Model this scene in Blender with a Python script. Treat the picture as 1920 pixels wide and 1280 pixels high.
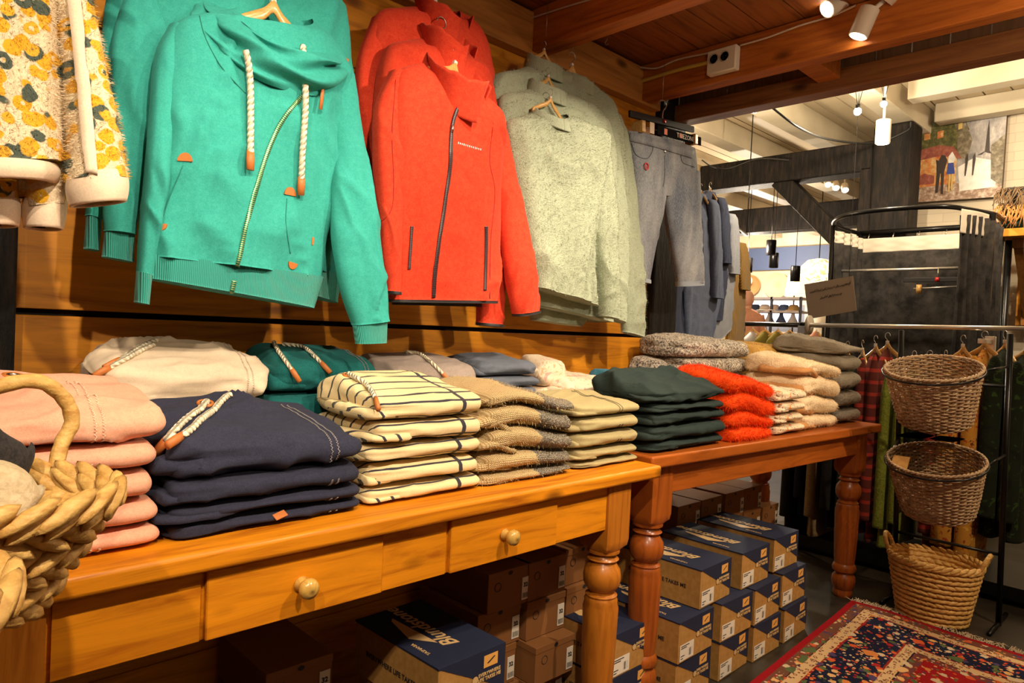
import bpy, math, random
import numpy as np
from mathutils import Vector, Matrix
for o in list(bpy.data.objects): bpy.data.objects.remove(o)
S = bpy.context.scene; COL = S.collection
PI = math.pi
# ---------------- camera ----------------
H = 1.15
_a, _p, _r = math.radians(45.815), math.radians(-1.22), math.radians(2.652); FPX = 1295.4
fw = np.array([math.cos(_a)*math.cos(_p), math.sin(_a)*math.cos(_p), math.sin(_p)])
rt = np.cross(fw, [0, 0, 1]); rt /= np.linalg.norm(rt); up = np.cross(rt, fw)
CR = rt*math.cos(_r)+up*math.sin(_r); CU = -rt*math.sin(_r)+up*math.cos(_r); CP = np.array([0, 0, H])
cd = bpy.data.cameras.new('camera'); cam = bpy.data.objects.new('camera', cd); COL.objects.link(cam)
cd.sensor_width = 36; cd.lens = FPX/1920*36; cd.clip_start = .02
cam.matrix_world = Matrix([[CR[i], CU[i], -fw[i], CP[i]] for i in range(3)]+[[0, 0, 0, 1]])
S.camera = cam
def at(x, y, **k):                     # the point of the room seen at a photo position on a given plane
    d = fw+CR*(x-960)/FPX-CU*(y-640)/FPX
    for n, i in (('X', 0), ('Y', 1), ('Z', 2)):
        if n in k: return CP+d*(k[n]-CP[i])/d[i]
# ---------------- light ----------------
S.view_settings.view_transform = 'Standard'; S.view_settings.look = 'None'
S.view_settings.exposure = 0.35; S.view_settings.gamma = 1; S.view_settings.use_curve_mapping = False
w = bpy.data.worlds.new('world'); S.world = w; w.use_nodes = True
w.node_tree.nodes['Background'].inputs[0].default_value = (1.0, .78, .55, 1)
w.node_tree.nodes['Background'].inputs[1].default_value = 0.06
def spot(name, loc, tgt, power, col=(1, .76, .48), ang=70, blend=.5, size=.02):
    l = bpy.data.lights.new(name, 'SPOT'); l.energy = power; l.color = col; l.spot_size = math.radians(ang)
    l.spot_blend = blend; l.shadow_soft_size = size
    o = bpy.data.objects.new(name, l); COL.objects.link(o); o.location = loc
    o.rotation_euler = (Vector(tgt)-Vector(loc)).to_track_quat('-Z', 'Y').to_euler(); return o
def area(name, loc, tgt, power, col, sx, sy):
    l = bpy.data.lights.new(name, 'AREA'); l.shape = 'RECTANGLE'; l.size = sx; l.size_y = sy; l.energy = power; l.color = col
    o = bpy.data.objects.new(name, l); COL.objects.link(o); o.location = loc
    o.rotation_euler = (Vector(tgt)-Vector(loc)).to_track_quat('-Z', 'Y').to_euler(); return o
def point(name, loc, power, col, r=.03):
    l = bpy.data.lights.new(name, 'POINT'); l.energy = power; l.color = col; l.shadow_soft_size = r
    o = bpy.data.objects.new(name, l); COL.objects.link(o); o.location = loc; return o
WARM = (1, .84, .62)
spot('track_spot', (.2, -.05, 2.12), (.55, 1.3, .95), 70, WARM, 80, .6)
spot('track_spot', (1.2, -.02, 2.12), (1.15, 1.35, 1.0), 66, WARM, 80, .6)
spot('track_spot', (1.95, .15, 2.12), (2.1, 1.38, .95), 66, WARM, 76, .6)
spot('graze_spot', (.62, .80, 2.13), (.56, 1.42, 1.25), 18, WARM, 66, .7, .012)
spot('graze_spot', (1.20, .84, 2.13), (1.14, 1.45, 1.25), 18, WARM, 66, .7, .012)
spot('graze_spot', (1.85, .90, 2.13), (1.66, 1.50, 1.25), 19, WARM, 70, .7, .012)
spot('track_spot', (-.45, -.1, 2.05), (.25, 1.7, 1.0), 50, WARM, 62, .6)
spot('track_spot', (1.7, -1.1, 2.0), (1.62, 1.7, 1.12), 60, WARM, 21, .5)
spot('track_spot', (.5, -1.1, 2.0), (.55, 1.7, 1.12), 70, WARM, 21, .5)
spot('track_spot', (2.38, .78, 2.05), (2.9, 1.3, .7), 10, WARM, 90, .7)
spot('track_spot', (2.45, -.6, 2.1), (3.05, .9, .6), 80, (1, .78, .5), 58, .8)
area('room_fill', (1.0, -1.6, 2.0), (1.4, 1.4, .9), 4, (1, .72, .45), 1.6, .6)
point('ceiling_fill', (1.15, .35, 1.93), 4.2, WARM, .05)  # added point lights without a fixture, to brighten the ceiling and beams
point('ceiling_fill', (2.05, .2, 1.93), 4.2, WARM, .05)
# ---------------- materials ----------------
def node(t, k, **kw):
    n = t.nodes.new(k)
    for a, b in kw.items(): setattr(n, a, b)
    return n
def new_mat(name, col, rough=.6, metal=0, spec=.5):
    m = bpy.data.materials.new(name); m.use_nodes = True; b = m.node_tree.nodes['Principled BSDF']
    b.inputs['Base Color'].default_value = (*col, 1); b.inputs['Roughness'].default_value = rough
    b.inputs['Metallic'].default_value = metal; b.inputs['Specular IOR Level'].default_value = spec
    return m
def coords(m, scale=(1, 1, 1), kind='Object', rot=(0, 0, 0)):
    t = m.node_tree; tc = node(t, 'ShaderNodeTexCoord'); mp = node(t, 'ShaderNodeMapping')
    mp.inputs['Scale'].default_value = scale; mp.inputs['Rotation'].default_value = rot
    t.links.new(tc.outputs[kind], mp.inputs[0]); return mp.outputs[0]
def noise(m, vec, scale, detail=3, rough=.5, dist=0):
    n = node(m.node_tree, 'ShaderNodeTexNoise'); n.inputs['Scale'].default_value = scale; n.inputs['Detail'].default_value = detail
    n.inputs['Roughness'].default_value = rough; n.inputs['Distortion'].default_value = dist
    m.node_tree.links.new(vec, n.inputs['Vector']); return n.outputs['Fac']
def ramp(m, fac, stops, interp='LINEAR'):
    r = node(m.node_tree, 'ShaderNodeValToRGB'); e = r.color_ramp; e.interpolation = interp
    while len(e.elements) < len(stops): e.elements.new(.5)
    for el, (p, c) in zip(e.elements, stops): el.position = p; el.color = (*c, 1) if len(c) == 3 else c
    m.node_tree.links.new(fac, r.inputs[0]); return r.outputs[0]
def math_(m, op, a, b=None, c=None):
    n = node(m.node_tree, 'ShaderNodeMath', operation=op)
    for i, v in enumerate((a, b, c)):
        if v is None: continue
        if isinstance(v, (int, float)): n.inputs[i].default_value = v
        else: m.node_tree.links.new(v, n.inputs[i])
    return n.outputs[0]
def mixc(m, fac, a, b, mode='MIX'):
    n = node(m.node_tree, 'ShaderNodeMix', data_type='RGBA', blend_type=mode)
    for i, v in ((0, fac), (6, a), (7, b)):
        if isinstance(v, (int, float)): n.inputs[i].default_value = v
        elif isinstance(v, tuple): n.inputs[i].default_value = (*v, 1)
        else: m.node_tree.links.new(v, n.inputs[i])
    return n.outputs[2]
def setc(m, out): m.node_tree.links.new(out, m.node_tree.nodes['Principled BSDF'].inputs['Base Color'])
def bump(m, h, s=.3, d=.002):
    b = node(m.node_tree, 'ShaderNodeBump'); b.inputs['Strength'].default_value = s; b.inputs['Distance'].default_value = d
    m.node_tree.links.new(h, b.inputs['Height']); m.node_tree.links.new(b.outputs[0], m.node_tree.nodes['Principled BSDF'].inputs['Normal'])
def wood(name, c1, c2, axis=0, rough=.4, scale=1, knots=True, coat=0):
    m = new_mat(name, c1, rough, 0, .3); sc = [14*scale]*3; sc[axis] = 1.1*scale
    v = coords(m, tuple(sc)); f = noise(m, v, 2.2, 6, .62, 1.2)
    c = ramp(m, f, [(.28, c2), (.5, c1), (.72, tuple(min(1, x*1.25) for x in c1))])
    if knots:
        sk = [7*scale]*3; sk[axis] = 3.2*scale
        vo = node(m.node_tree, 'ShaderNodeTexVoronoi'); vo.inputs['Scale'].default_value = 1
        m.node_tree.links.new(coords(m, tuple(sk)), vo.inputs['Vector'])
        k = ramp(m, vo.outputs['Distance'], [(.0, (1, 1, 1)), (.07, (.75, .75, .75)), (.15, (0, 0, 0))])
        c = mixc(m, k, c, tuple(x*.3 for x in c2))
    setc(m, c); bump(m, f, .25, .002)
    if coat: m.node_tree.nodes['Principled BSDF'].inputs['Coat Weight'].default_value = coat; m.node_tree.nodes['Principled BSDF'].inputs['Coat Roughness'].default_value = .2
    return m
def fabric(name, c1, c2=None, scale=900, rough=.95, sheen=.25, heather=.5, bs=.5, axis=None, uv=False, bd=.0006):
    c2 = c2 or tuple(x*.72 for x in c1); m = new_mat(name, c1, rough, 0, .15)
    v = coords(m, (1, 1, 1) if axis is None else tuple(.25 if i == axis else 1 for i in range(3)))
    f = noise(m, v, scale, 2, .7); g = noise(m, v, scale*.22, 3, .7)
    c = ramp(m, f, [(.5-heather*.25, c2), (.5+heather*.25, c1)])
    c = mixc(m, .35, c, ramp(m, g, [(.35, c2), (.65, c1)])); setc(m, c); bump(m, f, bs, bd)
    b = m.node_tree.nodes['Principled BSDF']; b.inputs['Sheen Weight'].default_value = sheen; b.inputs['Sheen Roughness'].default_value = .5
    b.inputs['Sheen Tint'].default_value = (*[min(1, x*1.3+.1) for x in c1], 1)
    return m
# ---------------- geometry helpers ----------------
def hash3(ix, iy, iz, s):
    n = (ix*374761393+iy*668265263+iz*2147483647//7+s*1274126177) & 0xffffffff
    n = ((n ^ (n >> 13))*1274126177) & 0xffffffff
    return ((n ^ (n >> 16)) & 0xffff)/65535.0*2-1
def vnoise(P, s=0):
    P = np.asarray(P, float); i = np.floor(P).astype(np.int64); f = P-i; u = f*f*f*(f*(f*6-15)+10); o = 0
    for a in (0, 1):
        for b in (0, 1):
            for c in (0, 1):
                h = hash3(i[..., 0]+a, i[..., 1]+b, i[..., 2]+c, s)
                o = o+h*(u[..., 0] if a else 1-u[..., 0])*(u[..., 1] if b else 1-u[..., 1])*(u[..., 2] if c else 1-u[..., 2])
    return o
def fbm(P, s=0, o=3):
    r = 0; a = 1
    for k in range(o): r = r+a*vnoise(P*(2**k)+k*7.3, s+k); a *= .5
    return r
class MB:
    def __init__(s): s.V = []; s.F = []; s.UV = []; s.n = 0; s.hasuv = False; s.MI = []
    def add(s, v, f, uv=None, mi=0):
        v = np.asarray(v, float); s.V.append(v); s.F += [tuple(i+s.n for i in q) for q in f]; s.MI += [mi]*len(f)
        if uv is None: uv = np.zeros((len(v), 2))
        else: s.hasuv = True
        s.UV.append(np.asarray(uv, float)); s.n += len(v); return s
    def box(s, c, d, rot=None, mi=0):
        v = np.array([[x, y, z] for x in (-.5, .5) for y in (-.5, .5) for z in (-.5, .5)])*np.array(d)
        if rot is not None: v = v@np.array(rot).T
        return s.add(v+np.array(c), [(0, 1, 3, 2), (4, 6, 7, 5), (0, 4, 5, 1), (2, 3, 7, 6), (0, 2, 6, 4), (1, 5, 7, 3)], mi=mi)
    def bx(s, x0, x1, y0, y1, z0, z1, mi=0): return s.box(((x0+x1)/2, (y0+y1)/2, (z0+z1)/2), (x1-x0, y1-y0, z1-z0), mi=mi)
    def grid(s, P, cu=False, cv=False, cap=False, uv=None, mi=0):
        n, m = P.shape[:2]; f = []
        for i in range(n if cu else n-1):
            for j in range(m if cv else m-1):
                a, b = i, (i+1) % n; c, d = j, (j+1) % m; f.append((a*m+c, b*m+c, b*m+d, a*m+d))
        v = P.reshape(-1, 3); u = None if uv is None else uv.reshape(-1, 2)
        if cap and cv:
            f.append(tuple(range(m))); f.append(tuple((n-1)*m+j for j in reversed(range(m))))
        return s.add(v, f, u, mi)
    def tube(s, pts, r, n=8, closed=False, cap=True, flat=None, mi=0):
        P = np.asarray(pts, float); N = len(P); r = np.broadcast_to(np.asarray(r, float), (N,))
        T = np.roll(P, -1, 0)-np.roll(P, 1, 0) if closed else np.gradient(P, axis=0)
        T /= np.linalg.norm(T, axis=1)[:, None]+1e-12
        a = np.array([0, 0, 1.]) if abs(T[0][2]) < .9 else np.array([1., 0, 0]); A = []
        for t in T:
            a = a-t*(a@t); a /= np.linalg.norm(a)+1e-12; A.append(a)
        A = np.array(A); B = np.cross(T, A); th = np.linspace(0, 2*PI, n, endpoint=False)
        fl = 1 if flat is None else flat
        R = P[:, None]+r[:, None, None]*(A[:, None]*np.cos(th)[None, :, None]+fl*B[:, None]*np.sin(th)[None, :, None])
        ln = np.r_[0, np.cumsum(np.linalg.norm(np.diff(P, axis=0), axis=1))]
        uv = np.stack(np.broadcast_arrays(ln[:, None], th[None]/(2*PI)), -1)
        return s.grid(R, cu=closed, cv=True, cap=(cap and not closed), uv=uv, mi=mi)
    def lathe(s, prof, n=32, c=(0, 0, 0), axis=2, mi=0, ex=(1, 1)):
        th = np.linspace(0, 2*PI, n, endpoint=False); p = np.array(prof, float)
        g = np.stack([p[:, :1]*np.cos(th)*ex[0], p[:, :1]*np.sin(th)*ex[1], np.broadcast_to(p[:, 1:2], (len(p), n))], -1)
        if axis == 0: g = g[..., [2, 0, 1]]
        if axis == 1: g = g[..., [0, 2, 1]]
        return s.grid(g+np.array(c), cv=True, cap=True, mi=mi)
    def blob(s, c, r, rot=None, n=10, m=7, mi=0):
        th = np.linspace(0, 2*PI, n, endpoint=False); ph = np.linspace(.02, PI-.02, m)
        g = np.stack([np.sin(ph)[:, None]*np.cos(th), np.sin(ph)[:, None]*np.sin(th), np.broadcast_to(np.cos(ph)[:, None], (m, n))], -1)*np.array(r)
        if rot is not None: g = g@np.array(rot).T
        return s.grid(g+np.array(c), cv=True, cap=True, mi=mi)
    def quad(s, a, b, c, d, mi=0): return s.add([a, b, c, d], [(0, 1, 2, 3)], [(0, 0), (1, 0), (1, 1), (0, 1)], mi)
    def poly(s, pts, mi=0): return s.add(pts, [tuple(range(len(pts)))], mi=mi)
    def fuzz(s, n, L, seed=0, w=.0007, zmin=None, droop=.3, sel=None):          # short fibres standing on the surface built so far
        rng = np.random.default_rng(seed); V = np.vstack(s.V); F = [f for f in s.F if len(f) == 4]; F = np.array(F)
        a, b, c, d = (V[F[:, i]] for i in range(4)); nn = np.cross(b-a, d-a)+np.cross(c-b, a-b)*0; ar = np.linalg.norm(nn, axis=1)+1e-12
        if sel is not None: ar2 = ar*sel((a+c)/2)
        else: ar2 = ar
        k = rng.choice(len(F), n, p=ar2/ar2.sum()); u, v = rng.random((2, n, 1))
        P = a[k]*(1-u)*(1-v)+b[k]*u*(1-v)+c[k]*u*v+d[k]*(1-u)*v; N = nn[k]/ar[k, None]
        ctr = V.mean(0); 
        t = rng.normal(size=(n, 3)); t -= N*(t*N).sum(1)[:, None]; t /= np.linalg.norm(t, axis=1)[:, None]
        l = L*(.5+rng.random((n, 1))); tip = P+N*l+t*l*.6-np.array([0, 0, 1])*l*droop; sd = np.cross(N, t)*w
        vv = np.stack([P-sd-N*.001, P+sd-N*.001, tip], 1).reshape(-1, 3); s.add(vv, [(3*i, 3*i+1, 3*i+2) for i in range(n)]); return s
    def build(s, name, mats, parent=None, smooth=True, bev=0, seg=2, sub=0, base=None, ang=None):
        V = np.vstack(s.V); me = bpy.data.meshes.new(name)
        if parent is None:
            if base is None: base = ((V[:, 0].min()+V[:, 0].max())/2, (V[:, 1].min()+V[:, 1].max())/2, V[:, 2].min())
            base = np.array(base, float)
        else:
            p = parent; base = np.zeros(3)
            while p is not None: base = base+np.array(p.location); p = p.parent
        me.from_pydata((V-base).tolist(), [], s.F)
        if s.hasuv:
            ul = me.uv_layers.new(name='UVMap'); UV = np.vstack(s.UV); idx = np.zeros(len(me.loops), int); me.loops.foreach_get('vertex_index', idx)
            ul.data.foreach_set('uv', UV[idx].ravel())
        for m in (mats if isinstance(mats, (list, tuple)) else [mats]): me.materials.append(m)
        if any(s.MI): me.polygons.foreach_set('material_index', s.MI)
        if smooth: me.polygons.foreach_set('use_smooth', [True]*len(me.polygons))
        me.validate(); me.update(); o = bpy.data.objects.new(name, me); COL.objects.link(o)
        if parent is None: o.location = base
        else: o.parent = parent
        if bev:
            b = o.modifiers.new('bevel', 'BEVEL'); b.width = bev; b.segments = seg; b.limit_method = 'ANGLE'; b.harden_normals = False
        if smooth and (bev or ang):
            try: me.set_sharp_from_angle(angle=math.radians(ang or 40))
            except Exception: pass
        return o
def tag(o, label=None, cat=None, group=None, kind=None):
    if label: o['label'] = label
    if cat: o['category'] = cat
    if group: o['group'] = group
    if kind: o['kind'] = kind
    return o
def thing(name, label, cat, loc=(0, 0, 0), group=None, rz=0):
    o = bpy.data.objects.new(name, None); COL.objects.link(o); o.empty_display_size = .05
    o.location = loc; o.rotation_euler = (0, 0, rz); return tag(o, label, cat, group)
def struct(name, mb, mat, **k):
    o = mb.build(name, mat, **k); return tag(o, kind='structure')
def dup(root, loc, rz=0, label=None, group=None, rot=None):
    def cp(o, par):
        c = o.copy(); COL.objects.link(c); c.parent = par
        for ch in [x for x in bpy.data.objects if x.parent == o]: cp(ch, c)
        return c
    r = cp(root, None); r.location = loc; r.rotation_euler = rot or (0, 0, rz)
    if label: r['label'] = label
    if group: r['group'] = group
    return r
def resamp(pts, n, smooth=True):
    P = np.asarray(pts, float); t = np.linspace(0, len(P)-1, n)
    if not smooth or len(P) < 3: return np.stack([np.interp(t, range(len(P)), P[:, k]) for k in range(P.shape[1])], 1)
    i = np.clip(t.astype(int), 0, len(P)-2); f = (t-i)[:, None]
    E = np.vstack([2*P[0]-P[1], P, 2*P[-1]-P[-2]]); a, b, c, d = E[i], E[i+1], E[i+2], E[i+3]
    return .5*((2*b)+(-a+c)*f+(2*a-5*b+4*c-d)*f*f+(-a+3*b-3*c+d)*f**3)
def text(s, size, mat, name='lettering', parent=None, loc=(0, 0, 0), rot=(0, 0, 0), ext=.0004, bold=0, shear=0, sx=1):
    c = bpy.data.curves.new(name, 'FONT'); c.body = s; c.size = size; c.extrude = ext; c.align_x = 'CENTER'; c.align_y = 'CENTER'; c.offset = bold; c.shear = shear; c.resolution_u = 2
    t = bpy.data.objects.new('tmp', c); COL.objects.link(t); dg = bpy.context.evaluated_depsgraph_get()
    me = bpy.data.meshes.new_from_object(t.evaluated_get(dg)); bpy.data.objects.remove(t); me.materials.clear(); me.materials.append(mat)
    o = bpy.data.objects.new(name, me); COL.objects.link(o); o.parent = parent; o.location = loc; o.rotation_euler = rot; o.scale = (sx, 1, 1); return o
# ================= setting =================
mHoney = wood('honey_pine', (.64, .215, .005), (.35, .08, .002), 0, .5, 1, True, .08)
mHoneyY = wood('honey_pine_cross', (.52, .19, .01), (.28, .08, .004), 1, .5, 1, True, .08)
mHoneyZ = wood('honey_pine_upright', (.44, .14, .012), (.26, .065, .005), 2, .4, 1, False, .25)
mRed2 = wood('red_pine', (.37, .088, .010), (.20, .038, .004), 0, .38, 1, False, .3)
mRed2Z = wood('red_pine_upright', (.33, .076, .009), (.18, .035, .004), 2, .38, 1, False, .3)
mBeam = wood('stained_beam', (.44, .12, .015), (.24, .05, .006), 1, .5)
mCeil = wood('stained_ceiling_boards', (.30, .085, .014), (.13, .03, .006), 0, .6)
mPanel = wood('pine_panelling', (.64, .24, .012), (.37, .105, .005), 0, .5, .9)
mBlackW = new_mat('tarred_timber', (.03, .022, .018), .6, 0, .2); v = coords(mBlackW, (6, 6, 1)); f = noise(mBlackW, v, 6, 6, .7)
setc(mBlackW, ramp(mBlackW, f, [(.45, (.006, .005, .0045)), (.75, (.035, .022, .015))])); bump(mBlackW, f, .8, .012)
mWhite = new_mat('white_paint', (.62, .53, .38), .6); f = noise(mWhite, coords(mWhite), 3, 4); setc(mWhite, ramp(mWhite, f, [(.3, (.50, .42, .29)), (.7, (.66, .57, .42))]))
def bricks(name, c, rot=(PI/2, 0, PI/2), s=1):
    m = new_mat(name, c, .7); b = node(m.node_tree, 'ShaderNodeTexBrick'); b.inputs['Scale'].default_value = 4.4*s
    b.inputs['Color1'].default_value = (*c, 1); b.inputs['Color2'].default_value = (*[x*.93 for x in c], 1); b.inputs['Mortar'].default_value = (*[x*.78 for x in c], 1)
    b.inputs['Mortar Size'].default_value = .012; b.inputs['Brick Width'].default_value = .95; b.inputs['Row Height'].default_value = .3
    tc = node(m.node_tree, 'ShaderNodeTexCoord'); sp = node(m.node_tree, 'ShaderNodeSeparateXYZ'); cb = node(m.node_tree, 'ShaderNodeCombineXYZ')
    m.node_tree.links.new(tc.outputs['Object'], sp.inputs[0]); m.node_tree.links.new(sp.outputs[1], cb.inputs[0]); m.node_tree.links.new(sp.outputs[2], cb.inputs[1])
    m.node_tree.links.new(cb.outputs[0], b.inputs[0]); setc(m, b.outputs[0]); bump(m, b.outputs['Fac'], -.5, .006); return m
mBrick = bricks('white_painted_brick', (.62, .52, .38))
mFloor = new_mat('worn_stone_floor', (.05, .04, .03), .42); f = noise(mFloor, coords(mFloor), 5, 6, .7)
setc(mFloor, ramp(mFloor, f, [(.3, (.010, .008, .006)), (.7, (.055, .042, .028))])); bump(mFloor, f, .3, .004)
mBlack = new_mat('black_metal', (.012, .011, .011), .3, .6); mChrome = new_mat('chrome', (.80, .74, .68), .28, .8)
mDark = new_mat('dark_gap', (.01, .006, .004), .9)
YW = 1.75
struct('floor', MB().bx(-3, 12, -3, 7, -.05, 0), mFloor, smooth=False)
# panelled wall: boards with real gaps
def board_wall():
    mb = MB(); zs = [0, .35, .69, .925, 1.125]
    z = 1.139; rows = [(0, .3), (.302, .61), (.613, .918), (.920, 1.128), (1.142, 1.40), (1.402, 1.64), (1.643, 1.86), (1.862, 2.26)]
    for a, b in rows: mb.bx(-.6, 2.50, YW, YW+.03, a, b)
    return mb
struct('wall_back', board_wall(), mPanel, smooth=False, bev=.0015, seg=1)
struct('wall_back_core', MB().bx(-3, 2.52, YW+.035, YW+.12, 0, 2.26), mDark, smooth=False)
P0 = at(23, 560, Y=YW-.03)
struct('trim_1', MB().bx(-.05, .252, YW-.06, YW-.002, 0, 2.24), mBlackW, smooth=False, bev=.006)
struct('trim_2', MB().bx(2.505, 2.70, YW-.03, YW+.15, 0, 2.3), mBlackW, smooth=False, bev=.01)
struct('trim_3', MB().bx(-.6, 2.47, YW-.045, YW-.002, 2.09, 2.235), wood('ledger_pine', (.44, .17, .035), (.25, .08, .015), 0), smooth=False, bev=.003)
# plank ceiling
def plank_ceiling():
    mb = MB(); y = -3
    rng = random.Random(3)
    while y < 1.9:
        wd = .135; mb.bx(-3, 2.62, y, y+wd-.004, 2.245+rng.random()*.003, 2.28); y += wd
    return mb
struct('ceiling', plank_ceiling(), mCeil, smooth=False)
struct('ceiling_top', MB().bx(-3, 2.62, -3, 1.9, 2.282, 2.3), mDark, smooth=False)
for i, (x0, x1) in enumerate(((.62, .70), (1.69, 1.755), (2.335, 2.40))):
    struct('trim_%d' % (i+4), MB().bx(x0, x1, -3, YW-.002, 2.10, 2.244), mBeam, smooth=False, bev=.003)
struct('trim_7', MB().bx(2.60, 2.68, -3, YW+.1, 2.075, 2.148), wood('dark_header', (.25, .09, .025), (.14, .04, .012), 1, .5), smooth=False, bev=.003)
def fascia():
    mb = MB(); y = -3
    while y < 1.85: mb.bx(2.62, 2.64, y, y+.112, 2.15, 2.6); y += .115
    return mb
struct('wall_header', fascia(), wood('header_boards', (.15, .07, .03), (.09, .035, .015), 2, .6, 1, False), smooth=False)
struct('trim_8', MB().bx(2.401, 2.599, 1.02, 1.10, 2.11, 2.244), mBeam, smooth=False, bev=.003)
struct('wall_right', MB().bx(-3, 6, -3.1, -3, 0, 3.2), mWhite, smooth=False)
struct('wall_left', MB().bx(-3.1, -3, -3, 1.9, 0, 2.3), mWhite, smooth=False)
# far room
XF = 6.1
struct('wall_far', MB().bx(XF, XF+.1, -3, 1.80, 0, 3.1), mBrick, smooth=False)
struct('wall_end', MB().bx(11, 11.1, -1, 7, 0, 3.2), mWhite, smooth=False)
struct('wall_side', MB().bx(2.7, 11, 6.2, 6.3, 0, 3.2), mWhite, smooth=False)
struct('wall_side_near', MB().bx(2.5, 2.6, 1.9, 6.3, 0, 3.2), mWhite, smooth=False)
def white_ceiling():
    mb = MB(); y = -3
    while y < 6.3: mb.bx(2.645, 11, y, y+.155, 2.98, 3.0); y += .165
    return mb
mWhiteC = new_mat('cream_ceiling_boards', (.60, .48, .31), .6)
struct('ceiling_far', white_ceiling(), mWhiteC, smooth=False)
struct('ceiling_far_top', MB().bx(2.645, 11, -3, 6.3, 3.005, 3.03), mDark, smooth=False)
k = 9
for x in (3.2, 3.9, 4.6, 5.3, 5.95):                 # cross joists over the fitting-room side
    struct('trim_%d' % k, MB().bx(x-.06, x+.07, -3, 1.60, 2.84, 2.978), mWhite, smooth=False, bev=.006); k += 1
for y, x0 in ((1.66, 2.7), (2.35, 2.7), (3.0, 2.7), (3.7, 2.7), (4.4, 2.7), (5.1, 2.7)):
    struct('trim_%d' % k, MB().bx(x0, 11, y, y+.16, 2.80, 2.978), mWhite, smooth=False, bev=.006); k += 1
# tarred frame of the old house
struct('trim_%d' % k, MB().bx(5.60, 5.85, 1.66, 1.93, 0, 2.80), mBlackW, smooth=False, bev=.02); k += 1
struct('trim_%d' % k, MB().bx(5.62, 5.82, 1.93, 2.02, 0, 2.50), mBlackW, smooth=False, bev=.01); k += 1
struct('trim_%d' % k, MB().bx(5.62, 5.84, 1.931, 3.42, 2.47, 2.70), mBlackW, smooth=False, bev=.015); k += 1
a, b = at(1465, 345, X=5.6), at(1570, 450, X=5.6)
mb = MB(); d = b-a; L = np.linalg.norm(d); ang = math.atan2(d[2], d[1]); c, s_ = math.cos(ang), math.sin(ang)
mb.box((5.71, (a+b)[1]/2, (a+b)[2]/2), (.12, L*1.25, .15), rot=[[1, 0, 0], [0, c, -s_], [0, s_, c]])
struct('trim_%d' % k, mb, mBlackW, smooth=False, bev=.01); k += 1
struct('trim_%d' % k, MB().bx(7.6, 7.85, 1.6, 6.2, 2.38, 2.66), mBlackW, smooth=False, bev=.02); k += 1
struct('trim_%d' % k, MB().bx(5.6, 5.8, 3.42, 3.60, 2.3, 2.72), new_mat('tan_plaster', (.35, .25, .13), .7), smooth=False, bev=.02); k += 1
# ================= tables =================
def turned_leg(cx, cy, ztop, zb, w, mat, parent):
    mb = MB(); h = w/2
    v = []
    # square block with chamfered lower corners, then the turned shaft
    th = np.linspace(0, 2*PI, 32, endpoint=False)
    sq = np.maximum(np.abs(np.cos(th)), np.abs(np.sin(th)))
    def ring(r, z, k): rr = r*((1-k)+k*np.minimum(1/sq, 1.36)); return np.stack([cx+rr*np.cos(th), cy+rr*np.sin(th), np.full(32, z)], 1)
    zz = zb
    rings = [ring(h, ztop, 1), ring(h, zz+.03, 1), ring(h*.99, zz+.012, .8), ring(h*.86, zz, .35)]
    H_ = zz
    prof = [(.92, 1.0), (.90, .985), (.70, .975), (.74, .962), (.88, .95), (.70, .935), (.80, .92), (.98, .895), (1.04, .86), (1.0, .825), (.86, .80), (.70, .785), (.72, .775), (.88, .765), (.84, .755), (.92, .74), (.90, .725), (.98, .70),
            (.96, .60), (.92, .45), (.86, .32), (.80, .27), (.90, .255), (.98, .235), (.92, .21), (.70, .195), (.74, .185), (.92, .165), (.98, .13), (.92, .09), (.74, .06), (.80, .045), (.82, .02), (.70, .0)]
    rings += [ring(h*a, H_*b, 0) for a, b in prof]
    mb.grid(np.array(rings), cv=True, cap=True)
    return mb.build('leg', mat, parent, ang=35)
def knob(x, z, yf, parent, mat):
    mb = MB().lathe([(.0, .0), (.012, .0), (.014, -.004), (.010, -.009), (.009, -.016), (.015, -.022), (.0185, -.030), (.0165, -.038), (.009, -.043), (.0, -.0445)], 28, axis=1)
    mb.V = [v_+np.array([x, yf, z]) for v_ in mb.V]; return mb.build('knob', mat, parent)
mKnob = wood('knob_pine', (.62, .36, .08), (.45, .22, .04), 1, .25, 1, False, .6)
T1 = thing('drawer_table', 'long honey pine table with drawers, round knobs and turned legs, nearest the camera', 'table', (0.81, 1.4, 0))
top = MB().bx(.03, 1.70, 1.106, 1.70, .737, .772); top.build('tabletop', mHoney, T1, bev=.008, seg=3)
fr = MB().bx(.215, 1.49, 1.142, 1.16, .615, .737); fr.bx(.215, 1.49, 1.64, 1.66, .615, .737); fr.bx(.14, .16, 1.2, 1.6, .615, .737); fr.bx(1.56, 1.58, 1.2, 1.6, .615, .737)
fr.build('apron', mHoney, T1, smooth=False)
for x0, x1 in ((.222, .427), (.775, .936), (1.285, 1.488)):
    MB().bx(x0, x1, 1.137, 1.1425, .6155, .7365).build('front_panel', mHoney, T1, smooth=False)
for x0, x1 in ((.434, .772), (.944, 1.282)):
    d_ = MB().bx(x0, x1, 1.1285, 1.1418, .6155, .731).build('drawer', mHoney, T1, smooth=False, bev=.002, seg=1)
    xk = .598 if x0 < .5 else 1.10; knob(xk, .674, 1.1285, d_, mKnob)
for cx, cy in ((.165, 1.18), (1.54, 1.18), (.165, 1.63), (1.54, 1.63)): turned_leg(cx, cy, .737, .545, .102, mHoneyZ, T1)
T2 = thing('side_table', 'reddish pine table with turned legs and no drawers, beside the rug', 'table', (2.58, 1.42, 0), rz=math.radians(-3))
loc = lambda mb, n, m, **k: mb.build(n, m, None, **k)
def t2part(mb, n, m, **k):
    o = mb.build(n, m, None, base=(2.58, 1.42, 0), **k); o.location = (0, 0, 0); o.parent = T2; return o
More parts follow.
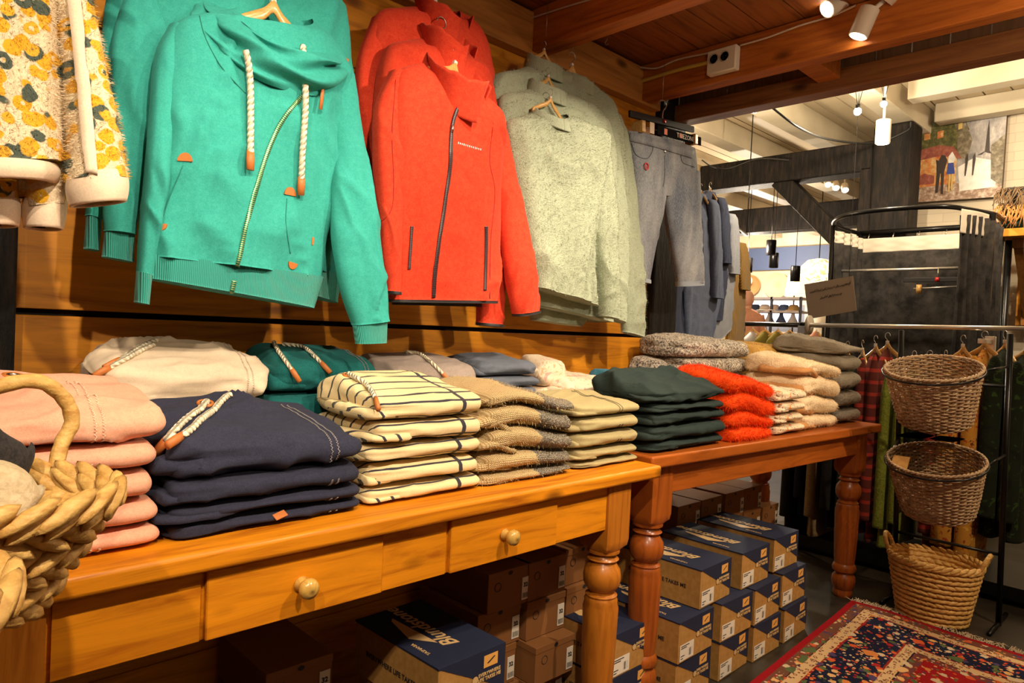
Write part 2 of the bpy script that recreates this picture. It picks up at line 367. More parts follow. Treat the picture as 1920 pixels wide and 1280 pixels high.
t2part(MB().bx(1.735, 3.42, 1.108, 1.69, .748, .786), 'tabletop', mRed2, bev=.007, seg=3)
t2part(MB().bx(1.86, 3.28, 1.145, 1.165, .655, .748).bx(1.86, 3.28, 1.63, 1.65, .655, .748).bx(1.80, 1.82, 1.2, 1.6, .655, .748).bx(3.3, 3.32, 1.2, 1.6, .655, .748), 'apron', mRed2, smooth=False, bev=.002, seg=1)
for cx, cy in ((1.835, 1.19), (3.30, 1.19), (1.835, 1.62), (3.30, 1.62)):
    o = turned_leg(cx, cy, .748, .56, .104, mRed2Z, None); o.parent = T2; me = o.data
    bx_ = np.array(o.location); o.location = bx_-np.array([2.58, 1.42, 0])
# ================= folded clothes =================
from mathutils.bvhtree import BVHTree
def sst(a, b, x): t = np.clip((x-a)/(b-a), 0, 1); return t*t*(3-2*t)
def section(b, c, n, ey=5., ez=2.3):
    th = np.linspace(0, 2*PI, 721)[:-1]-PI*.75
    y = b*np.sign(np.cos(th))*np.abs(np.cos(th))**(2/ey); z = c*np.sign(np.sin(th))*np.abs(np.sin(th))**(2/ez)
    y = -y
    d = np.r_[0, np.cumsum(np.hypot(np.diff(np.r_[y, y[0]]), np.diff(np.r_[z, z[0]])))]
    t = np.linspace(0, d[-1], n, endpoint=False); yy = np.interp(t, d, np.r_[y, y[0]]); zz = np.interp(t, d, np.r_[z, z[0]]); return yy, zz, t
def fold_grid(X0, X1, Y0, D, z0, z1, seed=0, back=0, wr=.004, ridge=.004, groove=.3, wave=0, lean=0, nx=60, nt=84, ez=2.3, crn=.03, rend=.8, glen=.35, fr=1.0, hump=(0, 1), tz=0, flat=1):
    b = D/2; c = (z1-z0)/2; hx = (X1-X0)/2; yc, zc = Y0+b, (z0+z1)/2; yy, zz, tt = section(b, c, nt, ez=ez)
    a = np.linspace(-1, 1, nx); a = np.sin(a*PI/2*.86)/math.sin(PI/2*.86); a[1], a[-2] = a[0]*.996, a[-1]*.996; s = (1-np.abs(a))*hx; re = max(c*rend, .006)
    hf = np.clip(1-np.clip(1-s/re, 0, 1)**2.6, .0, 1)**.5; hf[0] = hf[-1] = .12; hf[1] = max(hf[1], .5); hf[-2] = max(hf[-2], .5)
    q = np.clip(1-s/crn, 0, 1); df = 1-crn*(1-np.sqrt(1-q*q))/b
    X = np.broadcast_to((X0+X1)/2+a[:, None]*hx, (nx, nt)).copy(); u = a[:, None]+0*X
    Yv = yy[None]*df[:, None]; Z = zz[None]*hf[:, None]; v = Yv/b
    g = 1-groove*np.exp(-(Z/(c*.28))**2)*sst(-1+glen*2, -1+glen*.5, u)*(v < .2)
    Yv = Yv*(1-(1-g)*.16)
    Z = np.where(Z > 0, Z*(1+back*sst(-1, hump[1], v)*(1-.5*np.abs(u)**3)/c*1.0), Z)
    P = np.stack([X, yc+Yv, zc+Z], -1); Q = np.stack([X*5*fr, Yv*13*fr, Z*22*fr], -1)+seed*3.1
    n1 = fbm(Q, seed, 3); n2 = 1-2*np.abs(fbm(np.stack([X*3.5*fr+Yv*4, Yv*9*fr-X*5, Z*26*fr], -1)+seed*5.7, seed+9, 2)); n2 = np.clip(n2, 0, 1)**2
    top = (Z > 0)*1.0; R = np.stack([0*X, v*np.abs(v)*(1-.6*top), np.sign(Z)*np.abs(Z/c)**.7*.8*(np.where((Z > 0) & (flat < .5), 1, .15+.85*sst(.55, .95, np.maximum(np.abs(v), np.abs(u)*.0))))], -1); endx = sst(.75, 1, np.abs(u))*np.sign(u)
    dsp = (wr*n1+ridge*(n2-.3))*(1-.75*sst(.35, .95, v))
    P = P+R*dsp[..., None]; P[..., 0] += endx*(wr*2.2*vnoise(np.stack([Yv*14, Z*30, 0*X], -1)+seed, seed+3))
    P[..., 2] = np.clip(P[..., 2], z0+.0003, z1-.0003 if (flat and not back) else 9)
    P[..., 2] += wave*np.sin((a[:, None]+1)*2.3+.3)*np.clip((P[..., 2]-.79)/.08, 0, 1.2)*(v < .9)
    P[..., 1] += lean*(P[..., 2]-z0)
    low = max(z0-.002, .7725 if X1 < 1.73 else .787) if z0 < .80 else z0-.004
    P[..., 2] = np.maximum(P[..., 2], low+wave*0)
    uv = np.stack([X-X0, np.broadcast_to(tt, (nx, nt))], -1); return P, uv
class Surf:
    def __init__(s, *objs):
        bpy.context.view_layer.update(); s.T = []
        for o in objs:
            M = o.matrix_world; s.T.append(BVHTree.FromPolygons([M@v.co for v in o.data.vertices], [tuple(p.vertices) for p in o.data.polygons if len(p.vertices) > 3]))
    def hit(s, px, py, off=0):
        d = Vector(fw+CR*(px-960)/FPX-CU*(py-640)/FPX).normalized(); best = None
        for T in s.T:
            h = T.ray_cast(Vector(CP), d)
            if h[0] is not None and (best is None or h[3] < best[3]): best = h
        if best is None: return None, None
        n = best[1]
        if n.dot(d) > 0: n = -n
        return np.array(best[0]+n*off), np.array(n)
    def path(s, pts, n, off):
        q = resamp(pts, n); out = []
        for x, y in q:
            p, _ = s.hit(x, y, off)
            if p is not None: out.append(p)
        P = np.array(out)
        for _ in range(2): P[1:-1] = P[1:-1]*.5+(P[:-2]+P[2:])*.25
        return P
mRope = new_mat('cotton_rope', (.80, .68, .50), .9); _w = node(mRope.node_tree, 'ShaderNodeTexWave'); _w.inputs['Scale'].default_value = 28; _w.wave_type = 'BANDS'
_tc = node(mRope.node_tree, 'ShaderNodeUVMap'); _tc.uv_map = 'UVMap'; _mp = node(mRope.node_tree, 'ShaderNodeMapping'); _mp.inputs['Scale'].default_value = (1, .07, 1); mRope.node_tree.links.new(_tc.outputs[0], _mp.inputs[0]); _mp.inputs['Rotation'].default_value = (0, 0, .5)
mRope.node_tree.links.new(_mp.outputs[0], _w.inputs[0]); setc(mRope, ramp(mRope, _w.outputs[1], [(0, (.62, .50, .33)), (.6, (.86, .76, .58))])); bump(mRope, _w.outputs[1], 1, .003)
mLeather = new_mat('tan_leather', (.50, .15, .03), .55); mSteel = new_mat('nickel', (.6, .55, .48), .3, 1)
def rope(surf, pts, parent, r=.0058, tip=True, off=None, n=46):
    P = surf.path(pts, n, off or r*1.05); P = resamp(P, 46); ln = np.r_[0, np.cumsum(np.linalg.norm(np.diff(P, axis=0), axis=1))]
    rr = r*(1+.13*np.abs(np.sin(ln*330)))
    d = MB().tube(np.stack([np.interp(np.linspace(0, ln[-1], 160), ln, P[:, k]) for k in range(3)], 1), r*(1+.16*np.abs(np.sin(np.linspace(0, ln[-1], 160)*300))), 10).build('drawstring', mRope, parent)
    if tip:
        e = P[-1]-P[-4]; e /= np.linalg.norm(e); q = np.array([P[-1]-e*.004, P[-1]+e*.012, P[-1]+e*.034])
        MB().tube(q, [r*1.25, r*1.45, r*1.3], 12, flat=.75).build('leather_tip', mLeather, d)
    return d
def stitches(P, xs, parent, mat, j0, j1, a=.0035, name='stitching', r=.0008):
    mb = MB(); xx = P[:, P.shape[1]//2, 0]
    for x in xs:
        i = int(np.argmin(np.abs(xx-x))); col = P[i, j0:j1]; c = P[i].mean(0); o = col-np.array([0, c[1], c[2]])*0
        n = 110; q = np.stack([np.interp(np.linspace(0, len(col)-1, n), range(len(col)), col[:, k]) for k in range(3)], 1)
        dirn = np.gradient(q, axis=0); nrm = np.stack([0*q[:, 0], -dirn[:, 2], dirn[:, 1]], 1); nrm /= np.linalg.norm(nrm, axis=1)[:, None]+1e-9
        if ((q-c)*nrm).sum() < 0: nrm = -nrm
        q = q+nrm*.0012; q[:, 0] += a*np.where(np.arange(n) % 2, 1, -1)*.5; mb.tube(q, r, 3)
    return mb.build(name, mat, parent)
def fold_item(name, label, cat, mat, g, sleeve=True, group=None, smat=None, fuzz=None, seed=0, **k):
    X0, X1, Y0, D, z0, z1 = g; P, uv = fold_grid(X0, X1, Y0, D, z0, z1, seed, **k)
    root = thing(name, label, cat, ((X0+X1)/2, Y0+D/2, z0), group); mb = MB().grid(P, cv=True, cap=True, uv=uv)
    if fuzz: mb.fuzz(*fuzz, seed=seed)
    b = mb.build('body', mat, root)
    if sleeve:
        h = z1-z0; w_ = (X1-X0); kk = dict(k); [kk.pop(q, 0) for q in ('back', 'hump', 'groove')]; kk['nx'], kk['nt'] = 36, 44
        P2, uv2 = fold_grid(X0-.016, X0+w_*.34, Y0+.004+.006*(seed % 3), D*.75, z0+h*.04, z0+h*.56, seed+31, groove=0, **{**kk, 'wr': .005})
        m2 = MB().grid(P2, cv=True, cap=True, uv=uv2)
        if fuzz: m2.fuzz(int(fuzz[0]*.25), *fuzz[1:], seed=seed+1)
        m2.build('folded_sleeve', smat or mat, root)
    return root, b, P
def seps(px, ys, Y): return [at(px, y, Y=Y)[2] for y in ys]
def uvtex(m, scale=(1, 1, 1), rot=0, loc=(0, 0, 0)):
    t = m.node_tree; u = node(t, 'ShaderNodeUVMap'); u.uv_map = 'UVMap'; mp = node(t, 'ShaderNodeMapping'); mp.inputs['Scale'].default_value = scale
    mp.inputs['Rotation'].default_value = (0, 0, rot); mp.inputs['Location'].default_value = loc; t.links.new(u.outputs[0], mp.inputs[0]); return mp.outputs[0]
def sepxyz(m, v): n = node(m.node_tree, 'ShaderNodeSeparateXYZ'); m.node_tree.links.new(v, n.inputs[0]); return n.outputs
mPink = fabric('salmon_jersey', (.80, .40, .27), (.66, .29, .18), 500, heather=.7)
mNavy = fabric('navy_jersey', (.036, .037, .062), (.022, .022, .040), 500, sheen=.12)
mOlive = fabric('olive_jersey', (.42, .34, .17), (.33, .26, .12), 500)
mForest = fabric('dark_green_jersey', (.030, .044, .038), (.018, .028, .025), 500, sheen=.12)
mBeige = fabric('oatmeal_jersey', (.72, .57, .42), (.60, .46, .32), 450, heather=.8)
mPetrol = fabric('petrol_jersey', (.012, .13, .125), (.008, .08, .08), 450)
mGreyH = fabric('taupe_jersey', (.34, .27, .23), (.26, .20, .17), 450)
mSlate = fabric('slate_jersey', (.13, .14, .17), (.09, .10, .13), 450)
mOrange = fabric('orange_mohair', (.95, .10, .008), (.80, .05, .004), 300, heather=.9, bs=.8, bd=.002, sheen=.1)
mSherpa = fabric('cream_teddy', (.86, .66, .42), (.70, .48, .28), 160, heather=.9, bs=1, bd=.004)
mTan = fabric('tan_lining', (.55, .27, .10), (.45, .20, .07), 400)
mGreyW = fabric('grey_wool', (.30, .25, .185), (.20, .165, .12), 220, heather=.9, bs=.8, bd=.002)
mWoolG = fabric('mottled_marl', (.72, .62, .50), (.02, .012, .01), 130, heather=.22, bs=.9, bd=.004)
mMust = fabric('mustard_mohair', (.60, .36, .06), (.36, .18, .06), 35, heather=.9, bs=.8, bd=.002)
mBlueC = fabric('blue_cotton', (.06, .20, .28), (.04, .15, .22), 300)
def stripe_mat(name, base, dark, period, w_, band=None, rot=0, wob=.004):
    m = fabric(name, base, tuple(x*.86 for x in base), 500); bs = m.node_tree.nodes['Principled BSDF']; cur = bs.inputs['Base Color'].links[0].from_socket
    v = sepxyz(m, uvtex(m, rot=rot)); nz = noise(m, coords(m), 12, 2); x = math_(m, 'ADD', v[1], math_(m, 'MULTIPLY', nz, wob*2))
    s = math_(m, 'LESS_THAN', math_(m, 'FRACT', math_(m, 'DIVIDE', x, period)), w_)
    if band:
        b = math_(m, 'LESS_THAN', math_(m, 'ABSOLUTE', math_(m, 'SUBTRACT', v[0], band)), .0055); s = math_(m, 'MAXIMUM', s, b)
    setc(m, mixc(m, s, cur, dark)); return m
mStripe = stripe_mat('breton_stripe', (.86, .66, .36), (.035, .032, .05), .042, .17, .225)
mStripeS = stripe_mat('breton_stripe_cuff', (.86, .66, .36), (.035, .032, .05), .034, .2, None, rot=1.2)
# knit body with a mottled grey end
mKnit = new_mat('beige_knit', (.60, .42, .2), .95, 0, .15)
_v = sepxyz(mKnit, uvtex(mKnit)); kx = math_(mKnit, 'SINE', math_(mKnit, 'MULTIPLY', _v[0], 1150)); zig = math_(mKnit, 'PINGPONG', math_(mKnit, 'MULTIPLY', _v[0], 183*2), 1)
ky = math_(mKnit, 'SINE', math_(mKnit, 'ADD', math_(mKnit, 'MULTIPLY', _v[1], 1400), math_(mKnit, 'MULTIPLY', zig, 3)))
kn = math_(mKnit, 'ADD', math_(mKnit, 'MULTIPLY', math_(mKnit, 'ADD', kx, ky), .25), .5)
kc = ramp(mKnit, kn, [(.1, (.42, .27, .11)), (.7, (.78, .57, .30))])
nz = noise(mKnit, coords(mKnit), 420, 2, .8); gc = ramp(mKnit, nz, [(.4, (.035, .035, .03)), (.62, (.50, .42, .32))])
edge = math_(mKnit, 'GREATER_THAN', math_(mKnit, 'ADD', _v[0], math_(mKnit, 'MULTIPLY', noise(mKnit, coords(mKnit), 60, 3), .06)), .195)
setc(mKnit, mixc(mKnit, edge, kc, gc)); bump(mKnit, math_(mKnit, 'ADD', kn, math_(mKnit, 'MULTIPLY', nz, .6)), 1, .0035)
def print_mat(name, base, c1, c2, c3, sc):
    m = fabric(name, base, tuple(x*.8 for x in base), 300); cur = m.node_tree.nodes['Principled BSDF'].inputs['Base Color'].links[0].from_socket
    n1 = noise(m, coords(m), sc, 2, .5, 1.5); n2 = noise(m, coords(m, (1, 1, 1), rot=(1, .4, .3)), sc*.8, 2, .5, 2)
    c = mixc(m, ramp(m, n1, [(.58, (0, 0, 0)), (.6, (1, 1, 1)), (.66, (1, 1, 1)), (.67, (0, 0, 0))]), cur, c1)
    c = mixc(m, ramp(m, n2, [(.62, (0, 0, 0)), (.64, (1, 1, 1))]), c, c2); c = mixc(m, ramp(m, n1, [(.30, (1, 1, 1)), (.33, (0, 0, 0))]), c, c3); setc(m, c); return m
mFloral = print_mat('autumn_print', (.80, .62, .42), (.16, .05, .05), (.75, .22, .03), (.30, .12, .08), 30)
mSoftF = print_mat('rose_print', (.82, .66, .48), (.65, .38, .22), (.72, .36, .30), (.7, .5, .3), 26)
mThreadL = new_mat('pale_thread', (.62, .50, .40), .8); mThreadG = new_mat('grey_thread', (.34, .30, .29), .8); mThreadP = new_mat('salmon_thread', (.86, .58, .42), .8); mThreadD = new_mat('dark_thread', (.12, .10, .06), .8)
ORD = {2: ['bottom', 'top'], 3: ['bottom', 'middle', 'top'], 4: ['bottom', 'second from bottom', 'third from bottom', 'top'], 5: ['bottom', 'second from bottom', 'middle', 'second from top', 'top'], 6: ['bottom', 'second from bottom', 'third from bottom', 'third from top', 'second from top', 'top']}
def stack(name, desc, where, cat, mat, X0, X1, Y0, D, zs, group, back=.03, seed=0, stitch=None, smat=None, fuzz=None, jit=.006, topk=None, **k):
    rng = random.Random(seed); out = []; n = len(zs)-1
    for i in range(n):
        last = i == n-1; j = lambda: rng.uniform(-jit, jit); kk = dict(k); g = (X0+j(), X1+j(), Y0+abs(j()), D+j(), zs[i]+.0008, zs[i+1]-.0008)
        if last: kk['back'] = back; kk['flat'] = 0; kk.update(topk or {})
        lab = '%s, %s of pile %s' % (desc, ORD[n][i], where) if n > 1 else '%s %s' % (desc, where)
        r, b, P = fold_item(name, lab, cat, mat, g, group=group, smat=smat, fuzz=fuzz, seed=seed*10+i, **kk)
        if stitch:
            st, sm = stitch; m = P.shape[1]; stitches(P, [g[0]+(g[1]-g[0])*st, g[0]+(g[1]-g[0])*st+.012], r, sm, int(m*.37), int(m*(.475 if not last else .80)))
        out.append((r, b, P))
    return out
# front row on the drawer table
z = seps(250, (1047, 993, 945, 888, 833), 1.165); z[0] = .772; z.append(z[-1]+.055)
pink = stack('folded_sweatshirt', 'folded salmon pink sweatshirt', 'behind the grass basket', 'sweatshirt', mPink, .125, .372, 1.165, .29, z, 'salmon sweatshirts', back=.05, seed=1, stitch=(.60, mThreadP), sleeve=False, groove=0, wr=.003, ridge=.002, topk=dict(groove=.1, wr=.007, ridge=.009))
z = seps(665, (968, 935, 909, 868), 1.165); z[0] = .772; z.append(z[-1]+.07)
navy = stack('folded_hoodie', 'folded navy hoodie', 'beside the salmon pink pile', 'hoodie', mNavy, .384, .742, 1.16, .295, z, 'navy hoodies', back=.045, seed=2, stitch=(.80, mThreadG), wr=.005, ridge=.005, groove=.5, jit=.01, topk=dict(wr=.009, ridge=.014, groove=.6, glen=.6))
z = seps(895, (920, 890, 853, 820, 782), 1.175); z[0] = .772; z.append(z[-1]+.055)
strp = stack('folded_sweatshirt', 'folded navy striped cream sweatshirt', 'next to the navy hoodies', 'sweatshirt', mStripe, .78, 1.072, 1.175, .28, z, 'striped sweatshirts', back=.045, seed=3, smat=mStripeS, wr=.004, ridge=.005, groove=.55, glen=.5)
z = seps(1080, (893, 867, 837, 800, 763), 1.18); z[0] = .772; z.append(z[-1]+.035)
knit = stack('folded_pullover', 'folded beige and grey pullover', 'between stripes and olive', 'pullover', mKnit, 1.093, 1.40, 1.175, .29, z, 'beige and grey pullovers', back=.02, seed=4, wr=.004, ridge=.003, groove=.4, glen=.3, wave=.014, fuzz=(2500, .005))
z = seps(1225, (880, 848, 827, 800, 773), 1.18); z[0] = .772; z.append(z[-1]+.035)
olive = stack('folded_sweatshirt', 'folded olive beige sweatshirt', 'nearest the side table', 'sweatshirt', mOlive, 1.425, 1.70, 1.18, .28, z, 'olive sweatshirts', back=.02, seed=5, wr=.004, ridge=.004, groove=.6, glen=.4, jit=.004, stitch=(.60, mThreadD))
# front row on the side table
z = seps(1360, (832, 812, 786, 765, 750), 1.17); z[0] = .787; z.append(z[-1]+.05)
forest = stack('folded_hoodie', 'folded dark green hoodie', 'beside the orange pullovers', 'hoodie', mForest, 1.765, 2.17, 1.165, .275, z, 'dark green hoodies', back=.06, seed=6, wr=.006, ridge=.006, groove=.6, jit=.01, topk=dict(wr=.008, ridge=.012, groove=.6, glen=.7))
z = seps(1455, (818, 797, 772, 740), 1.15); z[0] = .787; z.append(z[-1]+.055)
orange = stack('folded_pullover', 'folded fluffy orange pullover', 'beside the dark green hoodies', 'pullover', mOrange, 2.195, 2.50, 1.145, .285, z, 'orange pullovers', back=.03, seed=7, sleeve=False, wr=.006, ridge=.004, wave=.016, groove=.3, fuzz=(14000, .010))
z = seps(1515, (808, 790, 770, 750), 1.14); z[0] = .787; z.append(z[-1]+.045)
floral = stack('folded_sweatshirt', 'folded rust printed sweatshirt', 'beside the orange pile', 'sweatshirt', mFloral, 2.53, 2.74, 1.125, .30, z, 'printed sweatshirts', back=.02, seed=8, wr=.005, ridge=.005, groove=.5)
z = seps(1585, (795, 772, 740, 705), 1.15); z[0] = .787; z.append(z[-1]+.06)
sherpa = stack('folded_fleece', 'folded cream teddy fleece', 'behind the printed pile', 'fleece', mSherpa, 2.775, 3.115, 1.14, .30, z, 'cream teddy fleeces', back=.03, seed=9, smat=mTan, wr=.006, ridge=.005, groove=.4, fuzz=(6000, .006), wave=.01)
z = seps(1628, (785, 759, 728, 695, 665), 1.17); z[0] = .787; z.append(z[-1]+.045)
greyw = stack('folded_pullover', 'folded grey wool pullover', 'beside the teddy fleeces', 'pullover', mGreyW, 3.155, 3.40, 1.15, .34, z, 'grey wool pullovers', back=.05, seed=10, sleeve=False, wr=.006, ridge=.003, groove=0, fuzz=(3000, .004))
# back row, against the panelling
def backpile(desc, where, cat, name, mat, px, ytop, n, group, zb=.772, Y0=1.47, D=.235, seed=0, th=None, **k):
    X0 = at(px[0], ytop+50, Y=Y0+.05)[0]; X1 = at(px[1], ytop+50, Y=Y0+.05)[0]; zt = at((px[0]+px[1])/2, ytop, Y=Y0+D*.6)[2]-k.get('back', .03)*.8
    zs = [zb+(zt-zb)*i/n for i in range(n+1)]
    if th: zs = [zb]+[zt-t for t in th]+[zt]
    return stack(name, desc, where, cat, mat, X0, X1, Y0, D, zs, group, seed=seed, **k)
bg = backpile('folded oatmeal hoodie', 'behind the salmon sweatshirts', 'hoodie', 'folded_hoodie', mBeige, (185, 492), 634, 3, 'oatmeal hoodies', seed=11, back=.05, th=(.19, .095), ridge=.012, wr=.009, stitch=(.83, mThreadL), groove=.5)
pt = backpile('folded petrol green hoodie', 'left of the taupe hoodies', 'hoodie', 'folded_hoodie', mPetrol, (505, 692), 645, 3, 'petrol hoodies', seed=12, back=.03, th=(.16, .085), ridge=.007, stitch=(.83, mThreadG))
tp = backpile('folded taupe grey hoodie', 'behind the striped sweatshirts', 'hoodie', 'folded_hoodie', mGreyH, (715, 880), 660, 3, 'taupe hoodies', seed=13, back=.03, th=(.15, .08), ridge=.006, Y0=1.49, D=.22)
sl = backpile('folded slate blue sweatshirt', 'behind the beige pullovers', 'sweatshirt', 'folded_sweatshirt', mSlate, (890, 992), 664, 4, 'slate sweatshirts', seed=14, back=.02, th=(.125, .08, .045), ridge=.008, wr=.007, Y0=1.50, D=.21)
fl = backpile('folded rose printed blouse', 'close to the panelling', 'blouse', 'folded_blouse', mSoftF, (1000, 1045), 664, 3, 'rose print blouses', seed=15, back=.02, Y0=1.56, D=.15, sleeve=False)
cr = backpile('folded pale cream sweatshirt', 'behind the olive pile', 'sweatshirt', 'folded_sweatshirt', mSoftF, (1050, 1135), 697, 3, 'pale cream sweatshirts', seed=16, back=.02, Y0=1.49, D=.2, ridge=.008)
bl = backpile('folded petrol blue shirt', 'under the green sweaters', 'shirt', 'folded_shirt', mBlueC, (1140, 1172), 690, 3, 'petrol blue shirts', seed=17, back=.01, Y0=1.52, D=.16, sleeve=False)
mt = backpile('folded black white cardigan', 'behind the dark green hoodies', 'cardigan', 'folded_cardigan', mWoolG, (1215, 1268), 666, 3, 'black and white cardigans', zb=.787, seed=18, back=.02, Y0=1.53, D=.16, sleeve=False)
mr = backpile('folded brown marl pullover', 'at the end of the panelling', 'pullover', 'folded_pullover', mWoolG, (1268, 1388), 628, 4, 'brown marl pullovers', zb=.787, seed=19, back=.03, th=(.19, .135, .07), Y0=1.45, D=.24, ridge=.008, wr=.007, fuzz=(4000, .005), topk=dict(groove=.7))
mu = backpile('folded mustard mohair pullover', 'beside the marl pullovers', 'pullover', 'folded_pullover', mMust, (1392, 1462), 640, 3, 'mustard pullovers', zb=.787, seed=20, back=.02, th=(.16, .085), Y0=1.46, D=.22, fuzz=(4000, .006))
gn = backpile('folded bottle green scarf', 'between mustard and grey wool', 'scarf', 'folded_scarf', mForest, (1468, 1500), 645, 3, 'bottle green scarves', zb=.787, seed=21, back=.02, th=(.15, .08), Y0=1.47, D=.18, sleeve=False)
# drawstrings, eyelets and labels of the hoodies
def eyelet(sf, px, py, parent, r=.013):
    p, n = sf.hit(px, py, .001); q = Vector(n).to_track_quat('Z', 'Y').to_matrix(); th = np.linspace(0, 2*PI, 25)[:-1]
    ring = np.stack([r*np.cos(th), r*np.sin(th), 0*th], 1)@np.array(q).T+p; e = MB().tube(ring, .0035, 8, closed=True).build('eyelet', mLeather, parent)
    MB().tube((ring-p)*.62+p+n*.001, .0025, 8, closed=True).build('metal_ring', mSteel, e)
def chip(sf, px, py, parent, w_, h, mat, ang=0, name='leather_patch', th=.002):
    p, n = sf.hit(px, py, .001); q = Vector(n).to_track_quat('Z', 'Y').to_matrix()@Matrix.Rotation(ang, 3, 'Z')
    return MB().box(p, (w_, h, th), rot=np.array(q)).build(name, mat, parent, bev=.0006, seg=1)
t = navy[-1]; sf = Surf(t[1]); eyelet(sf, 385, 757, t[0])
rope(sf, [(388, 757), (340, 800), (318, 826)], t[0]); rope(sf, [(436, 744), (420, 752), (375, 795), (342, 822)], t[0]); 
chip(Surf(navy[0][1]), 525, 966, navy[0][0], .026, .014, mLeather, .3)
t = bg[-1]; sf = Surf(t[1]); rope(sf, [(296, 640), (262, 655), (222, 680)], t[0], .005); rope(sf, [(288, 650), (255, 665), (208, 692)], t[0], .005)
t = pt[-1]; sf = Surf(t[1]); rope(sf, [(512, 642), (520, 658), (545, 692)], t[0], .0045); rope(sf, [(530, 648), (570, 655), (600, 682)], t[0], .0045)
t = tp[-1]; sf = Surf(t[1]); rope(sf, [(762, 662), (790, 668), (828, 700)], t[0], .0045)
t = strp[-1]; sf = Surf(t[1]); eyelet(sf, 652, 704, t[0], .009); rope(sf, [(652, 704), (685, 724), (706, 752)], t[0], .0052)
t = pink[-1]; sf = Surf(t[1]); eyelet(sf, 26, 706, t[0], .014)
# ================= hanging clothes =================
class Plane:
    def __init__(s, Y, px0, py0, alpha=0):
        s.p = at(px0, py0, Y=Y); a = math.radians(alpha); s.u = np.array([math.cos(a), math.sin(a), 0]); s.n = np.array([math.sin(a), -math.cos(a), 0]); s.a = a
    def at(s, px, py):
        d = fw+CR*(px-960)/FPX-CU*(py-640)/FPX; return CP+d*(((s.p-CP)@s.n)/(d@s.n))
def panel(pl, L, R, D, seed=0, n=90, m=64, amp=.006, ridge=.006, fr=1.0, ex=2.6, off=0, dip=0, cap=True, mb=None, vfold=1.0, sag=0, tfold=0.15, uvo=0):
    Lw = resamp([pl.at(*q) for q in L], n); Rw = resamp([pl.at(*q) for q in R], n); t = np.linspace(0, 1, n)
    Dd = np.interp(t, np.linspace(0, 1, len(D)), D) if hasattr(D, '__len__') else np.full(n, D)
    of = np.interp(t, np.linspace(0, 1, len(off)), off) if hasattr(off, '__len__') else np.full(n, off)
    dp = np.interp(t, np.linspace(0, 1, len(dip)), dip) if hasattr(dip, '__len__') else np.full(n, dip)
    th = np.linspace(0, 2*PI, m, endpoint=False); cu = -np.sign(np.cos(th))*np.abs(np.cos(th))**(2/ex); sw = np.sign(np.sin(th))*np.abs(np.sin(th))**(2/ex)
    C = (Lw+Rw)/2; A = (Rw-Lw)/2; P = C[:, None]+A[:, None]*cu[None, :, None]+pl.n*(Dd[:, None]*sw[None]+of[:, None])[..., None]
    s_ = (P-pl.p)@pl.u; z = P[..., 2]; g = sst(0, tfold+.35, t)[:, None]*.8+.2
    q = np.stack([s_*14*fr, z*3.0*fr*vfold, 0*z+seed*7.7], -1); f1 = fbm(q, seed, 3)
    q2 = np.stack([(s_+.25*z*np.sign(vnoise(q*.3, seed+4)))*11*fr, z*4*fr, 0*z+seed*3.3], -1); f2 = np.clip(1-2.2*np.abs(fbm(q2, seed+5, 2)), 0, 1)**2
    dd = g*(amp*f1+ridge*(f2-.25)); front = np.where(sw >= 0, 1, -.6)[None]*np.abs(sw)[None]**.3
    P = P+pl.n*(dd*front)[..., None]; P[..., 2] -= dp[:, None]*np.clip(sw, 0, 1)[None]
    if sag: P[..., 2] -= sag*(1-cu[None]**2)*sst(.75, 1, t)[:, None]
    mb = mb or MB(); mb.grid(P, cv=True, cap=False, uv=np.stack([s_+uvo, -z], -1))
    if cap: mb.F.append(tuple(mb.n-m+j for j in range(m))); mb.MI.append(0)
    return mb
def band(pl, L, R, D, seed=0, ribs=0, off=0, **k): return panel(pl, L, R, D, seed, n=14, amp=.002, ridge=.002, off=off, **k)
def rib(name, c1, c2, fr=900):
    m = new_mat(name, c1, .95, 0, .15); v = sepxyz(m, uvtex(m)); s = math_(m, 'ADD', math_(m, 'MULTIPLY', math_(m, 'SINE', math_(m, 'MULTIPLY', v[0], fr)), .5), .5)
    setc(m, ramp(m, s, [(.1, c2), (.7, c1)])); bump(m, s, .8, .002); m.node_tree.nodes['Principled BSDF'].inputs['Sheen Weight'].default_value = .15; return m
def collar(C, pl, rx, ry, h, flare=1.15, gap=.5, a0=0, mat=None, parent=None, name='collar', seed=0, lean=0, tilt=0, th=.004):
    ph = np.linspace(gap, 2*PI-gap, 60)+a0; t = np.linspace(0, 1, 12); f = 1+(flare-1)*t**1.5
    n1 = fbm(np.stack([np.cos(ph)*2, np.sin(ph)*2, 0*ph+seed], -1), seed, 2)
    # ph=0 is the front
    P = C+(np.sin(ph)[None]*rx*f[:, None])[..., None]*pl.u+((np.cos(ph)[None]*ry*f[:, None]+lean*t[:, None])+.006*n1[None]*t[:, None])[..., None]*pl.n
    P[..., 2] += h*t[:, None]*(1+.1*n1[None])-tilt*(.5+.5*np.cos(ph))[None]
    o = MB().grid(P, uv=np.stack(np.broadcast_arrays(ph[None]*rx, t[:, None]*h), -1)).build(name, mat, parent); sm = o.modifiers.new('thickness', 'SOLIDIFY'); sm.thickness = th; sm.offset = 0
    return o
mHang = wood('hanger_beech', (.62, .34, .10), (.45, .22, .05), 0, .35, 2, False, .4); mTagW = new_mat('white_size_cube', (.75, .68, .60), .5); mRedT = new_mat('red_tag', (.6, .02, .02), .5)
